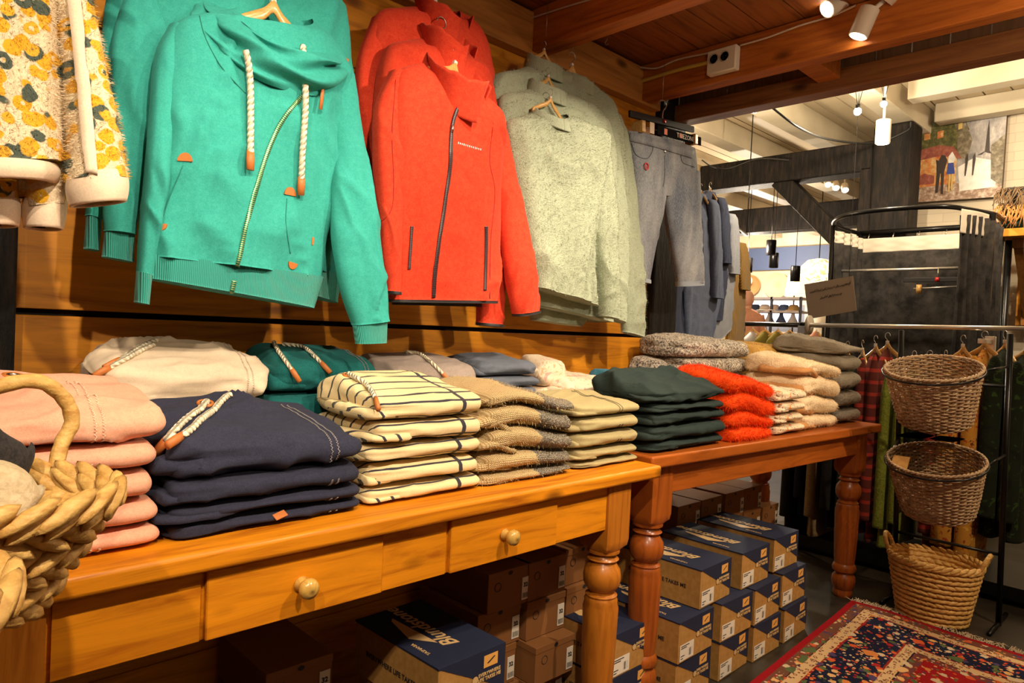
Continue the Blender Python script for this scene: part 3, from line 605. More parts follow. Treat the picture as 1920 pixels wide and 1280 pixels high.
def make_hanger(label, group, kind='wood'):
    r = thing('coat_hanger', label, 'hanger', (0, 0, 0), group)
    s = np.linspace(-1, 1, 41); x = s*.125; z = -.026-.070*np.abs(s)**1.15+.016*np.exp(-(s/.12)**2); wd = .016-.005*np.abs(s)
    y = .012*np.abs(s)**1.5-.004
    th = np.linspace(0, 2*PI, 16, endpoint=False); P = np.stack([np.broadcast_to(x[:, None], (41, 16)), y[:, None]+.0055*np.sin(th)[None]+0*x[:, None], z[:, None]+wd[:, None]*np.cos(th)[None]], -1)
    MB().grid(P, cv=True, cap=True).build('hanger_arms', mHang, r)
    a = np.linspace(-.35*PI, 1.0*PI, 20); hk = [(0, 0, -.02), (0, 0, .012)]+[(.017*math.cos(t)-.0, 0, .036+.017*math.sin(t)) for t in a[2:]]
    h = MB().tube(resamp(hk, 48), .0016, 8).build('hook', mSteel, r); MB().box((0, 0, .002), (.013, .013, .018)).build('size_cube', mTagW, h, bev=.002); return r
HANG0 = make_hanger('pale wooden hanger at the cowl neck of the front teal hoodie', 'wooden clothes hangers')
first = [True]
def hang(p, alpha, label, tilt=0, scale=.88):
    if first[0]: o = HANG0; first[0] = False; o.location = p; o.rotation_euler = (0, tilt, alpha)
    else: p = np.array(p)-[0, 0, .004]; o = dup(HANG0, p, 0, label, 'wooden clothes hangers', rot=(0, tilt, alpha))
    if scale != 1: o.scale = (scale,)*3
    return o
mNylon = new_mat('nylon_line', (.6, .55, .5), .4)
def line_up(p, label):
    o = MB().tube([p, (p[0], p[1], 2.238)], .0008, 5).build('hanging_wire', mSteel); a = np.linspace(0, 1.5*PI, 12)
    return tag(o, label, 'wire', 'hooks and wires in the ceiling')
def drape(sf, pts, n, off, r, mat, name, parent, flat=None, k=6, mbx=None):
    P = sf.path(pts, n, off); return MB().tube(P, r, k, flat=flat).build(name, mat, parent)
def strip(sf, pts, w_, mat, name, parent, n=60, off=.0012, wdir=None):            # a flat ribbon sewn on a surface
    q = resamp(pts, n); A, B = [], []; d = np.gradient(q, axis=0); d /= np.linalg.norm(d, axis=1)[:, None]; nn = np.stack([-d[:, 1], d[:, 0]], 1)*w_/2
    for (x, y), e in zip(q, nn):
        a, _ = sf.hit(x-e[0], y-e[1], off); b, _ = sf.hit(x+e[0], y+e[1], off)
        if a is not None and b is not None: A.append(a); B.append(b)
    P = np.stack([A, (np.array(A)+B)/2, B], 1); ln = np.r_[0, np.cumsum(np.linalg.norm(np.diff(P[:, 1], axis=0), axis=1))]
    uv = np.stack(np.broadcast_arrays(ln[:, None], np.linspace(0, 1, 3)[None]), -1)
    o = MB().grid(P, uv=uv).build(name, mat, parent); sm = o.modifiers.new('thickness', 'SOLIDIFY'); sm.thickness = .0016; return o
# ---- teal hoodies ----
mTeal = fabric('teal_fleece', (.055, .39, .33), (.025, .27, .23), 420, heather=.9, sheen=.2, bs=.4)
mTealR = rib('teal_ribbing', (.05, .36, .30), (.03, .28, .235), 1900)
mTealS = new_mat('teal_seam', (.012, .20, .15), .9)
mZipG = new_mat('brass_zip', (.45, .48, .16), .4, .7); _v = sepxyz(mZipG, uvtex(mZipG)); _s = math_(mZipG, 'SINE', math_(mZipG, 'MULTIPLY', _v[0], 1500)); setc(mZipG, ramp(mZipG, _s, [(.4, (.03, .22, .12)), (.6, (.55, .60, .25))]))
LAB = 'hoodies on the back wall'
def hoodie(lab, pl, body, sl, sr, wb, cl, cr_, seed):
    r = thing('hanging_hoodie', lab, 'hoodie', pl.at(500, 560), 'teal hoodies')
    b = panel(pl, *body, [.03, .045, .06, .06, .055, .05], seed, dip=[.03, .0, 0, 0, 0, 0, 0], amp=.012, ridge=.020).build('body', mTeal, r); out = [r, b, None, None]
    if sl: out[2] = panel(pl, *sl, [.03, .032, .03, .028, .026], seed+1, amp=.006, ridge=.012, off=[-.01, .0, .012, .02, .02], fr=1.6).build('sleeve', mTeal, r)
    if sr: out[3] = panel(pl, *sr, [.03, .034, .032, .03, .028], seed+2, amp=.006, ridge=.012, off=[-.01, .015, .04, .055, .055], fr=1.4).build('sleeve', mTeal, r)
    if wb: band(pl, *wb, [.052, .048], seed).build('waistband', mTealR, r)
    if cl: band(pl, *cl, [.022, .022], seed, off=.02).build('cuff', mTealR, r)
    if cr_: band(pl, *cr_, [.024, .024], seed, off=.055).build('cuff', mTealR, r)
    return out
pT = Plane(1.42, 480, 300, 0)
t1 = hoodie('front teal hoodie with rope drawstrings and diagonal zip, hanging on the panelled wall', pT,
  ([(440, 15), (385, 25), (325, 48), (302, 130), (304, 230), (298, 340), (284, 430), (270, 480)], [(585, 35), (620, 70), (652, 130), (640, 200), (630, 300), (618, 400), (608, 470), (601, 522)]),
  ([(322, 42), (292, 105), (279, 220), (267, 330), (256, 430), (251, 512)], [(352, 62), (334, 160), (320, 260), (306, 350), (292, 430), (279, 518)]),
  ([(625, 118), (616, 190), (616, 280), (606, 380), (604, 460), (616, 540), (639, 608)], [(664, 145), (670, 240), (680, 340), (690, 430), (696, 510), (699, 560), (699, 600)]),
  ([(270, 476), (264, 520)], [(603, 520), (586, 578)]), ([(251, 510), (247, 566)], [(277, 516), (271, 571)]), ([(639, 605), (645, 642)], [(699, 597), (697, 640)]), 41)
def cowl(pl, C, mat, parent, seed, sc=1):
    ph = np.linspace(0, 2*PI, 112, endpoint=False); t = np.linspace(0, 1, 40); fr_ = (.5+.5*np.cos(ph))
    rx = np.interp(t, [0, .25, .6, .85, 1], [.150, .156, .132, .100, .076])*sc; ry = np.interp(t, [0, .25, .6, .85, 1], [.062, .092, .105, .085, .058])*sc
    zf = np.interp(t, [0, .3, .7, 1], [-.135, -.115, -.065, -.050])*sc; zb = np.interp(t, [0, .4, 1], [.0, .06, .075])*sc
    R = 1+.10*np.sin(t[:, None]*17+2.2*np.sin(ph+.8)[None]+ph[None]*1.0)+.035*np.sin(t[:, None]*29-3*np.cos(ph-.6)[None])
    P = C+(np.sin(ph)[None]*rx[:, None]*R)[..., None]*pl.u+(np.cos(ph)[None]*ry[:, None]*R)[..., None]*pl.n
    P[..., 2] += zf[:, None]*fr_[None]**1.5+zb[:, None]*(1-fr_[None])+.006*np.sin(ph*5+t[:, None]*9)*np.sin(t[:, None]*PI)
    # inside face of the neck
    P2 = C+(np.sin(ph)[None]*np.array([[.072], [.066], [.07]])*sc)[..., None]*pl.u+(np.cos(ph)[None]*np.array([[.054], [.046], [.045]])*sc)[..., None]*pl.n
    P2[..., 2] += (zf[-1]*fr_+zb[-1]*(1-fr_))[None]+np.array([[0], [-.012], [-.06]])*sc
    return MB().grid(np.concatenate([P, P2[1:]]), cv=True, uv=np.zeros((42, 112, 2))).build('cowl_collar', mat, parent)
cw = cowl(pT, pT.at(516, 62), mTeal, t1[0], 3)
sf = Surf(t1[1], t1[3], cw); sfb = Surf(t1[1], t1[3])
rope(sf, [(466, 90), (464, 150), (462, 220), (460, 285)], t1[0], .0058, off=.012, n=7); rope(sf, [(563, 90), (567, 170), (563, 250), (560, 335)], t1[0], .0058, off=.012, n=7)
strip(sfb, [(600, 150), (568, 178), (530, 225), (505, 275), (482, 345), (462, 420), (445, 500), (440, 520)], 8, mZipG, 'zip', t1[0])
strip(Surf(*[c for c in bpy.data.objects if c.parent == t1[0] and c.name.startswith('waistband')]), [(439, 526), (434, 548)], 8, mZipG, 'zip', t1[0], n=10)
p_, _ = sfb.hit(598, 152, .010); zp = MB().tube([p_+np.array([0, 0, .012]), p_], .0028, 6).build('zip_pull', mSteel, t1[0]); MB().tube([p_, p_+np.array([-.002, -.003, -.03]), p_+np.array([-.004, -.002, -.062])], .004, 8, flat=.4).build('leather_strap', mLeather, zp)
def half_patch(sf, px, py, parent, r=.0135, ang=0):
    p, n = sf.hit(px, py, .0015)
    if p is None: return
    q = np.array(Vector(n).to_track_quat('Z', 'Y').to_matrix()@Matrix.Rotation(ang, 3, 'Z')); th = np.linspace(0, PI, 14)
    pts = np.array([(r*math.cos(t), r*1.25*math.sin(t), 0) for t in th]); k = len(pts); V = np.vstack([pts-[0, 0, .002], pts+[0, 0, .0015]])@q.T+p
    F = [tuple(range(k))[::-1], tuple(range(k, 2*k))]+[(i, (i+1) % k, k+(i+1) % k, k+i) for i in range(k)]
    MB().add(V, F).build('leather_patch', mLeather, parent, smooth=False)
half_patch(sfb, 347, 303, t1[0]); half_patch(sfb, 543, 366, t1[0]); half_patch(sfb, 549, 492, t1[0], .0115, PI*.95); half_patch(sfb, 303, 420, t1[0], .011, PI)
drape(sfb, [(344, 310), (322, 360), (306, 405)], 20, .0005, .0011, mTealS, 'pocket_seam', t1[0]); drape(sfb, [(538, 372), (536, 420), (544, 475)], 20, .0005, .0011, mTealS, 'pocket_seam', t1[0])
drape(sfb, [(372, 20), (385, 70), (415, 125), (460, 175)], 30, .0005, .0011, mTealS, 'collar_seam', t1[0])
chip(sfb, 586, 452, t1[0], .005, .017, mLeather, 0)
hang(pT.at(512, 5)+pT.n*.0, 0, 'x')
pT2 = Plane(1.50, 480, 300, 0)
t2_ = hoodie('second teal hoodie, hanging directly behind the front one', pT2,
  ([(400, -75), (330, -80), (268, -40), (285, 100), (285, 300), (300, 440)], [(560, -70), (600, -40), (650, 40), (658, 200), (645, 360), (636, 520)]),
  ([(255, -60), (214, 60), (206, 180), (193, 300), (188, 390), (190, 434)], [(345, -40), (330, 60), (295, 200), (270, 320), (252, 400), (247, 442)]),
  None, ([(300, 436), (296, 480)], [(636, 516), (630, 568)]), ([(192, 430), (186, 482)], [(246, 440), (244, 493)]), None, 51)
half_patch(Surf(t2_[1]), 646, 108, t2_[0], .012, PI)
collar(pT2.at(500, -50), pT2, .09, .06, .07, 1.2, .3, 0, mTeal, t2_[0], 'cowl_collar')
hang(pT2.at(505, -95), 0, 'wooden hanger of the second teal hoodie, nearly hidden in its collar')
pT3 = Plane(1.58, 480, 300, 0)
t3 = hoodie('rearmost teal hoodie, only its left sleeve showing', pT3,
  ([(400, -130), (330, -130), (260, -90), (240, 60), (240, 250), (260, 400)], [(540, -120), (580, -100), (620, -40), (620, 150), (615, 300), (610, 420)]),
  ([(240, -110), (200, 0), (185, 150), (170, 270), (160, 360), (157, 405)], [(320, -90), (300, 10), (255, 150), (225, 280), (200, 370), (184, 415)]),
  None, ([(260, 398), (260, 440)], [(610, 418), (606, 465)]), ([(158, 402), (153, 467)], [(184, 412), (180, 472)]), None, 61)
hang(pT3.at(470, -150), 0, 'wooden hanger of the rearmost teal hoodie, above the picture')
# ---- red fleece jackets ----
mRed = fabric('red_fleece', (.70, .070, .026), (.50, .024, .012), 350, heather=.9, sheen=.3, bs=.5)
mRedR = new_mat('red_seam', (.35, .006, .004), .9); mBlkT = new_mat('black_tape', (.014, .011, .012), .6)
mZipB = new_mat('black_zip', (.02, .015, .02), .4); _v = sepxyz(mZipB, uvtex(mZipB)); setc(mZipB, ramp(mZipB, math_(mZipB, 'SINE', math_(mZipB, 'MULTIPLY', _v[0], 1400)), [(.5, (.015, .01, .012)), (.8, (.12, .05, .06))]))
mWhiteP = new_mat('white_print', (.85, .80, .72), .5)
def jacket(lab, pl, base, body, sl, sr, seed, hem=None, sd=(.05, .055)):
    r = thing('fleece_jacket', lab, 'jacket', pl.at(*base), 'red fleece jackets')
    b = panel(pl, *body, [.02, .035, .055, .06, .06, .055, .05], seed, amp=.010, ridge=.016, dip=[.04, 0.01, 0, 0, 0, 0]).build('body', mRed, r); s1 = s2 = None
    if sl: s1 = panel(pl, *sl, [.028, .032, .032, .03], seed+1, amp=.005, ridge=.008, off=[-.01, .01, .03, .035], fr=1.5).build('sleeve', mRed, r)
    if sr: s2 = panel(pl, *sr, [.028, .034, .034, .03], seed+2, amp=.005, ridge=.009, off=[-.01, .005, .02, .02], fr=1.4).build('sleeve', mRed, r)
    for s_, q in ((s1, sl), (s2, sr)):
        if s_: band(pl, [q[0][-1], (q[0][-1][0]+1, q[0][-1][1]+5)], [q[1][-1], (q[1][-1][0], q[1][-1][1]+5)], [.031, .031], seed, off=.034 if s_ is s1 else .02).build('cuff_binding', mBlkT, r)
    L, R = body; band(pl, [L[-1], (L[-1][0], L[-1][1]+5)], [R[-1], (R[-1][0], R[-1][1]+5)], [.051, .051], seed, off=0).build('hem_binding', mBlkT, r)
    return [r, b, s1, s2]
pR = Plane(1.43, 830, 300, 0)
r1 = jacket('front red fleece jacket with black zip and small white chest logo', pR, (820, 575),
  ([(812, 118), (780, 120), (740, 142), (722, 240), (717, 350), (716, 460), (720, 561)], [(880, 150), (905, 180), (938, 232), (936, 330), (936, 430), (934, 510), (928, 564)]),
  ([(738, 130), (705, 200), (697, 290), (698, 390), (702, 480), (706, 545)], [(772, 140), (760, 230), (748, 330), (738, 420), (733, 490), (730, 548)]),
  ([(918, 215), (922, 320), (934, 420), (941, 500), (948, 555), (956, 588)], [(946, 236), (966, 340), (979, 420), (989, 500), (996, 550), (999, 580)]), 71)
pR2 = Plane(1.50, 830, 250, 0)
r2 = jacket('middle red fleece jacket, between the front and rear ones', pR2, (820, 560),
  ([(800, 72), (765, 75), (722, 95), (705, 200), (705, 330), (710, 450), (740, 566)], [(868, 85), (888, 105), (915, 150), (920, 250), (912, 350), (905, 450), (898, 570)]),
  None, ([(900, 130), (905, 250), (898, 380), (893, 480), (889, 560), (888, 604)], [(920, 150), (938, 270), (940, 380), (938, 480), (934, 560), (931, 608)]), 81)
pR3 = Plane(1.57, 830, 200, 0)
r3 = jacket('rear red fleece jacket, highest of the three', pR3, (800, 500),
  ([(790, 12), (755, 14), (705, 30), (690, 140), (690, 260), (700, 380), (720, 480)], [(862, 20), (890, 40), (914, 95), (918, 180), (905, 280), (895, 380), (890, 480)]),
  ([(705, 28), (672, 110), (662, 220), (663, 330), (672, 420), (690, 490)], [(742, 40), (735, 150), (730, 250), (722, 350), (715, 430), (712, 492)]), None, 91)
collar(pR.at(850, 176)+pR.n*.012, pR, .072, .062, .095, 1.3, .42, .75, mRed, r1[0], tilt=.085, seed=1, lean=.012)
collar(pR2.at(836, 102)+pR2.n*.01, pR2, .068, .058, .085, 1.25, .45, .6, mRed, r2[0], tilt=.075, seed=2)
collar(pR3.at(826, 48)+pR3.n*.01, pR3, .070, .058, .085, 1.25, .45, .6, mRed, r3[0], tilt=.075, seed=3)
sf = Surf(r1[1], r1[2], r1[3])
strip(sf, [(868, 182), (853, 215), (846, 250), (843, 310), (834, 380), (823, 450), (815, 510), (812, 558)], 6, mZipB, 'zip', r1[0], off=.002)
strip(sf, [(911, 424), (911, 470), (909, 545)], 5, mZipB, 'pocket_zip', r1[0]); strip(sf, [(772, 424), (770, 460), (767, 505)], 5, mZipB, 'pocket_zip', r1[0])
drape(sf, [(742, 150), (735, 250), (738, 330), (735, 390), (715, 415), (700, 416)], 40, .0004, .0010, mRedR, 'sleeve_seam', r1[0])
drape(sf, [(925, 230), (918, 300), (928, 360), (920, 450), (918, 560)], 40, .0004, .0010, mRedR, 'side_seam', r1[0])
mb = MB()
for i in range(13):
    p_, n_ = sf.hit(859+i*3.5, 268+i*1.05, .001); mb.box(p_, (.0021, .0012, .0042 if i % 3 else .0055))
mb.build('chest_print', mWhiteP, r1[0], smooth=False)
p_, _ = sf.hit(847, 236, .006); MB().tube([p_, p_+np.array([0, 0, -.016])], .003, 6).build('zip_pull', mSteel, r1[0])
hang(pR.at(852, 118), .12, 'pale wooden hanger inside the collar of the front red jacket', .25); hang(pR2.at(826, 62), 0, 'wooden hanger in the collar of the middle red jacket', .05); hang(pR3.at(815, 2), 0, 'wooden hanger in the collar of the rear red jacket')
line_up(pR3.at(815, -30), 'thin wire above the red jackets')
# ---- sage sweaters ----
mSage = fabric('sage_mohair', (.43, .46, .33), (.31, .34, .24), 260, heather=.9, sheen=.4, bs=.9, bd=.003)
def sweater(lab, pl, base, body, sr, seed, neck, fz=9000, nt=.0):
    r = thing('fluffy_sweater', lab, 'sweater', pl.at(*base), 'sage green sweaters')
    m_ = panel(pl, *body, [.03, .045, .055, .055, .05, .045], seed, amp=.010, ridge=.016, dip=[.02, .008, 0, 0, 0, 0]); m_.fuzz(int(fz*1.6), .0075, seed, w=.0005); m_.build('body', mSage, r)
    if sr:
        m_ = panel(pl, *sr, [.028, .034, .033, .028], seed+2, amp=.005, ridge=.010, off=[-.01, .008, .022, .022], fr=1.4); m_.fuzz(int(fz*.6), .0075, seed+1, w=.0005); m_.build('sleeve', mSage, r)
    if neck: collar(pl.at(neck[0], neck[1]+5), pl, neck[2]*1.08, neck[2]*.82, neck[3], .86, 0, 0, mSage, r, 'neckband', tilt=.05, th=.006)
    return r
pS = Plane(1.46, 1040, 350, 0)
sweater('front fluffy sage green sweater, lowest on its hook chain', pS, (1060, 565),
  ([(1002, 212), (980, 218), (952, 232), (958, 300), (972, 380), (986, 460), (996, 510), (1001, 538)], [(1062, 214), (1090, 226), (1134, 256), (1122, 330), (1112, 410), (1112, 490), (1116, 545), (1117, 574)]),
  ([(1112, 250), (1110, 330), (1108, 410), (1110, 480), (1116, 540), (1120, 592)], [(1138, 260), (1142, 340), (1147, 430), (1144, 500), (1146, 560), (1147, 598)]), 101, (1032, 214, .068, .03), 16000)
pS2 = Plane(1.53, 1060, 350, 0)
sweater('second sage green sweater, just behind the front one', pS2, (1080, 590),
  ([(1000, 165), (975, 172), (938, 186), (945, 280), (965, 380), (985, 480), (1002, 545), (1004, 572)], [(1058, 172), (1085, 185), (1128, 214), (1150, 290), (1150, 380), (1148, 470), (1144, 560), (1142, 604)]),
  ([(1130, 240), (1128, 330), (1128, 420), (1130, 500), (1134, 560), (1138, 596)], [(1158, 250), (1166, 340), (1166, 420), (1164, 500), (1160, 560), (1158, 606)]), 111, (1026, 168, .07, .045), 9000)
pS3 = Plane(1.60, 1040, 300, 0)
sweater('third sage green sweater, highest on the left chain', pS3, (1020, 560),
  ([(1000, 122), (972, 130), (922, 150), (925, 250), (945, 350), (965, 440), (985, 520), (1003, 600)], [(1050, 128), (1080, 140), (1110, 165), (1130, 260), (1130, 350), (1130, 440), (1128, 540), (1085, 612)]),
  None, 121, (1020, 124, .068, .05), 6000)
pS4 = Plane(1.58, 1100, 350, 0)
sweater('sage green sweater hanging on the right chain beside the jeans', pS4, (1160, 600),
  ([(1065, 142), (1050, 150), (1040, 170), (1060, 280), (1080, 380), (1100, 480), (1110, 560), (1110, 604)], [(1096, 148), (1118, 166), (1152, 212), (1168, 300), (1172, 380), (1172, 470), (1170, 550), (1168, 600)]),
  ([(1140, 220), (1140, 300), (1146, 400), (1152, 480), (1158, 560), (1161, 622)], [(1162, 215), (1184, 290), (1192, 390), (1194, 480), (1196, 560), (1196, 632)]), 131, (1084, 150, .06, .045), 9000)
hang(pS.at(1032, 182), 0, 'wooden hanger of the front sage sweater', .05, .55); hang(pS2.at(1028, 142), 0, 'wooden hanger of the second sage sweater', 0, .55); h3 = hang(pS3.at(1020, 92), 0, 'wooden hanger of the highest sage sweater', 0, .55); hang(pS4.at(1072, 122), 0, 'wooden hanger right of the highest sage sweater')
line_up(pS3.at(1024, 68), 'thin wire with hook above the sage sweaters'); line_up(pS4.at(1074, 98), 'thin wire over the right sage sweater')
# ---- jeans ----
mDen = new_mat('faded_denim', (.16, .18, .22), .85, 0, .2); f = noise(mDen, coords(mDen, (1, 1, .35)), 11, 3, .5); g = noise(mDen, coords(mDen, (1, 1, .15)), 700, 2)
c = ramp(mDen, f, [(.35, (.09, .105, .14)), (.68, (.34, .34, .34))]); setc(mDen, mixc(mDen, .25, c, ramp(mDen, g, [(.4, (.06, .07, .10)), (.6, (.5, .5, .5))]))); bump(mDen, g, .4, .001)
mDenD = new_mat('denim_seam', (.05, .06, .085), .9); mDenL = new_mat('denim_hem', (.30, .33, .37), .9)
pJ = Plane(1.56, 1245, 380, 0)
J = thing('cropped_jeans', 'faded grey blue cropped jeans clipped to a black hanger', 'jeans', pJ.at(1250, 535))
hip = panel(pJ, [(1176, 246), (1178, 262), (1181, 300), (1184, 340), (1186, 365)], [(1300, 280), (1301, 300), (1303, 330), (1304, 355), (1305, 372)], [.035, .045, .050, .04, .03], 141, n=40, amp=.003, ridge=.004).build('waist_section', mDen, J)
lg1 = panel(pJ, [(1180, 295), (1187, 370), (1190, 440), (1193, 490), (1196, 524)], [(1246, 312), (1243, 370), (1230, 440), (1220, 490), (1213, 529)], [.04, .04, .034, .032, .03], 143, amp=.003, ridge=.006, fr=1.5).build('leg', mDen, J)
lg2 = panel(pJ, [(1240, 312), (1243, 370), (1254, 450), (1262, 490), (1268, 531)], [(1303, 325), (1305, 390), (1307, 450), (1310, 495), (1312, 530)], [.04, .04, .036, .034, .032], 144, amp=.003, ridge=.006, fr=1.5, off=.01).build('leg', mDen, J)
band(pJ, [(1196, 521), (1196, 529)], [(1213, 526), (1213, 532)], .031).build('hem', mDenL, J); band(pJ, [(1267, 528), (1268, 537)], [(1312, 526), (1312, 535)], .034, off=.01).build('hem', mDenL, J)
sf = Surf(hip, lg1, lg2); strip(sf, [(1180, 256), (1240, 272), (1299, 290)], 15, mDen, 'waistband', J, n=30, off=.003)
drape(sf, [(1246, 292), (1246, 330), (1243, 350)], 14, .0008, .0012, mDenD, 'fly_seam', J); drape(sf, [(1184, 268), (1192, 290), (1212, 298), (1222, 285), (1224, 275)], 24, .0008, .0012, mDenD, 'pocket_seam', J); drape(sf, [(1276, 290), (1280, 305), (1302, 313)], 16, .0008, .0012, mDenD, 'pocket_seam', J)
drape(sf, [(1250, 400), (1258, 450), (1268, 520)], 30, .0008, .0012, mDenD, 'inseam', J)
p_, n_ = sf.hit(1246, 284, .002); MB().blob(p_, (.006, .003, .006)).build('button', mSteel, J)
p_, n_ = sf.hit(1211, 312, .004); th = np.linspace(0, 2*PI, 20)[:-1]; MB().tube(p_+np.stack([.012*np.cos(th), 0*th, .012*np.sin(th)], 1), .002, 6, closed=True).build('round_tag', mRedT, J); text('a', .02, mRedT, 'tag_letter', J, tuple(p_-np.array(J.location)+np.array([0, -.002, 0])), (PI/2, 0, 0))
mLab = new_mat('black_label', (.008, .007, .007), .95, 0, .1); mOr = new_mat('orange_sticker', (.85, .14, .01), .5); mWt = new_mat('cream_card', (.8, .62, .45), .6)
A_, B_ = pJ.at(1218, 246)+pJ.n*.035, pJ.at(1300, 268)+pJ.n*.035; d_ = B_-A_; Ll = np.linalg.norm(d_); an = math.atan2(d_[2], d_[0])
Rm = np.array(Matrix.Rotation(-an, 3, 'Y')); lb = MB().box((A_+B_)/2, (Ll, .002, .034), rot=Rm).build('paper_label', mLab, J, smooth=False)
ctr = (A_+B_)/2-np.array(J.location)
def on_label(px, nm, w_, h, m): 
    f_ = (px-1218)/(1300-1218); p = A_+d_*f_+np.array([0, -.0022, 0]); return MB().box(p, (w_, .001, h), rot=Rm).build(nm, m, lb, smooth=False)
on_label(1208, 'cream_card', .028, .04, mWt); on_label(1232, 'orange_sticker', .02, .022, mOr)
p = A_+d_*.62+np.array([0, -.0025, -.001]); t_ = text('TIMEZONE', .026, mWhiteP, 'lettering', lb, tuple(p-np.array(J.location)), (PI/2, -an, 0)); p = A_+d_*.50+np.array([0, -.004, 0]); th = np.linspace(0, 2*PI, 20)[:-1]; MB().poly(p+np.stack([.010*np.cos(th), 0*th, .010*np.sin(th)], 1)).build('round_sticker', mOr, lb, smooth=False)
JH = thing('clip_hanger', 'black clip hanger holding the faded jeans', 'hanger', pJ.at(1240, 228))
A_, B_ = pJ.at(1180, 213), pJ.at(1300, 243); d_ = B_-A_; an = math.atan2(d_[2], d_[0]); Rm = np.array(Matrix.Rotation(-an, 3, 'Y'))
MB().box((A_+B_)/2, (np.linalg.norm(d_), .012, .026), rot=Rm).build('bar', mBlkT, JH, bev=.003)
MB().tube([pJ.at(1186, 232), pJ.at(1292, 260)], .0016, 6).build('clip_rod', mSteel, JH)
for px, py in ((1189, 240), (1288, 264)): MB().box(pJ.at(px, py)+pJ.n*.02, (.022, .05, .042), rot=Rm).build('clip', mHang, JH, bev=.003)
hk = [pJ.at(1242, 232), pJ.at(1243, 210), pJ.at(1249, 200), pJ.at(1247, 190), pJ.at(1238, 188), pJ.at(1234, 196)]; h_ = MB().tube(resamp(hk, 30), .0022, 8).build('hook', mSteel, JH); MB().box(pJ.at(1243, 228)+pJ.n*.008, (.012, .006, .012)).build('size_tag', mRedT, h_)
line_up(pJ.at(1242, 190), 'thin wire holding the jeans hanger')
# ---- printed plush coats at the left edge ----
mPl = fabric('printed_plush', (.82, .66, .46), (.66, .50, .32), 260, bs=.9, bd=.003); cur = mPl.node_tree.nodes['Principled BSDF'].inputs['Base Color'].links[0].from_socket
def rosettes(m, cur, sc, col, lo, hi, seed):
    vo = node(m.node_tree, 'ShaderNodeTexVoronoi'); vo.inputs['Scale'].default_value = sc; vo.inputs['Randomness'].default_value = .9; mp = coords(m, (1, .25, 1)); nz = node(m.node_tree, 'ShaderNodeTexNoise'); nz.inputs['Scale'].default_value = 60
    add = node(m.node_tree, 'ShaderNodeVectorMath', operation='ADD'); add.inputs[1].default_value = (seed*.37, 0, seed*.71); m.node_tree.links.new(mp, add.inputs[0]); m.node_tree.links.new(mp, nz.inputs['Vector'])
    m.node_tree.links.new(add.outputs[0], vo.inputs['Vector']); d = math_(m, 'ADD', vo.outputs['Distance'], math_(m, 'MULTIPLY', math_(m, 'SUBTRACT', nz.outputs['Fac'], .5), .35))
    k = ramp(m, d, [(0, (0, 0, 0)), (lo, (0, 0, 0)), (lo+.03, (1, 1, 1)), (hi, (1, 1, 1)), (hi+.04, (0, 0, 0))]); return mixc(m, k, cur, col)
cur = rosettes(mPl, cur, 38, (.70, .36, .02), .06, .40, 1); cur = rosettes(mPl, cur, 30, (.07, .09, .07), .12, .36, 5); cur = rosettes(mPl, cur, 33, (.72, .38, .03), .10, .30, 12); cur = rosettes(mPl, cur, 15, (.62, .33, .03), .0, .16, 9); setc(mPl, cur)
mCream = fabric('cream_lining', (.80, .62, .46), (.70, .52, .37), 300)
pC = Plane(1.24, 60, 200, 0)
def open_cuff(pl, L, R, D, parent, off=0, mat=None, inner=None):
    n = 12; Lw = resamp([pl.at(*q) for q in L], n); Rw = resamp([pl.at(*q) for q in R], n); th = np.linspace(0, 2*PI, 48, endpoint=False)
    C = (Lw+Rw)/2+pl.n*off; A = (Rw-Lw)/2; bl = np.sin(np.linspace(0, PI, n))*.004
    def ring(sc): return C[:, None]+(A*sc)[:, None]*np.cos(th)[None, :, None]*(1+bl[:, None, None]/.05)+pl.n*(D*sc*np.sin(th))[None, :, None]*(1+bl[:, None, None]/.05)
    o_, i_ = ring(1), ring(.86)[::-1]; P = np.concatenate([o_, i_]); c = MB().grid(P, cv=True).build('turned_cuff', mat or mCream, parent)
    q = ring(.84); MB().grid(q[[2, 6, 10]]+0, cv=True, cap=False).build('cuff_lining', inner or mPl, c); return c
F1 = thing('plush_coat', 'front cream plush coat with mustard and green rosettes', 'coat', pC.at(100, 340), 'printed plush coats')
m_ = panel(pC, [(-60, -90), (-100, -40), (-120, 60), (-120, 200), (-110, 308)], [(70, -90), (100, -40), (108, 80), (112, 200), (116, 306)], [.05, .06, .06, .06], 151, amp=.006, ridge=.006); m_.fuzz(9000, .006, 1, w=.0006); m_.build('body', mPl, F1)
m_ = panel(pC, [(86, -90), (100, 20), (110, 150), (116, 260), (113, 345)], [(140, -90), (165, 20), (186, 150), (205, 260), (216, 345)], [.045, .045, .048, .05], 152, amp=.004, ridge=.006, off=[.0, .02, .04, .05], fr=1.3, cap=False); m_.fuzz(6000, .006, 2, w=.0006); sl_ = m_.build('sleeve', mPl, F1)
open_cuff(pC, [(112, 338), (118, 392)], [(217, 330), (217, 385)], .055, F1, off=.05)
open_cuff(pC, [(-110, 302), (-110, 340)], [(106, 312), (104, 345)], .065, F1)
strip(Surf(sl_), [(138, -20), (148, 60), (158, 150), (166, 240), (174, 330)], 18, mCream, 'piping', F1, off=.007)
hang(pC.at(20, -330), 0, 'wooden hanger of the front printed coat, above the picture')
pC2 = Plane(1.33, 60, 300, 0)
F2 = thing('plush_coat', 'rear printed plush coat, only hem and two turned cuffs showing', 'coat', pC2.at(60, 400), 'printed plush coats')
panel(pC2, [(-60, -50), (-90, 50), (-90, 200), (-90, 380)], [(70, -50), (90, 50), (100, 200), (104, 372)], [.05, .05, .05], 161).build('body', mPl, F2)
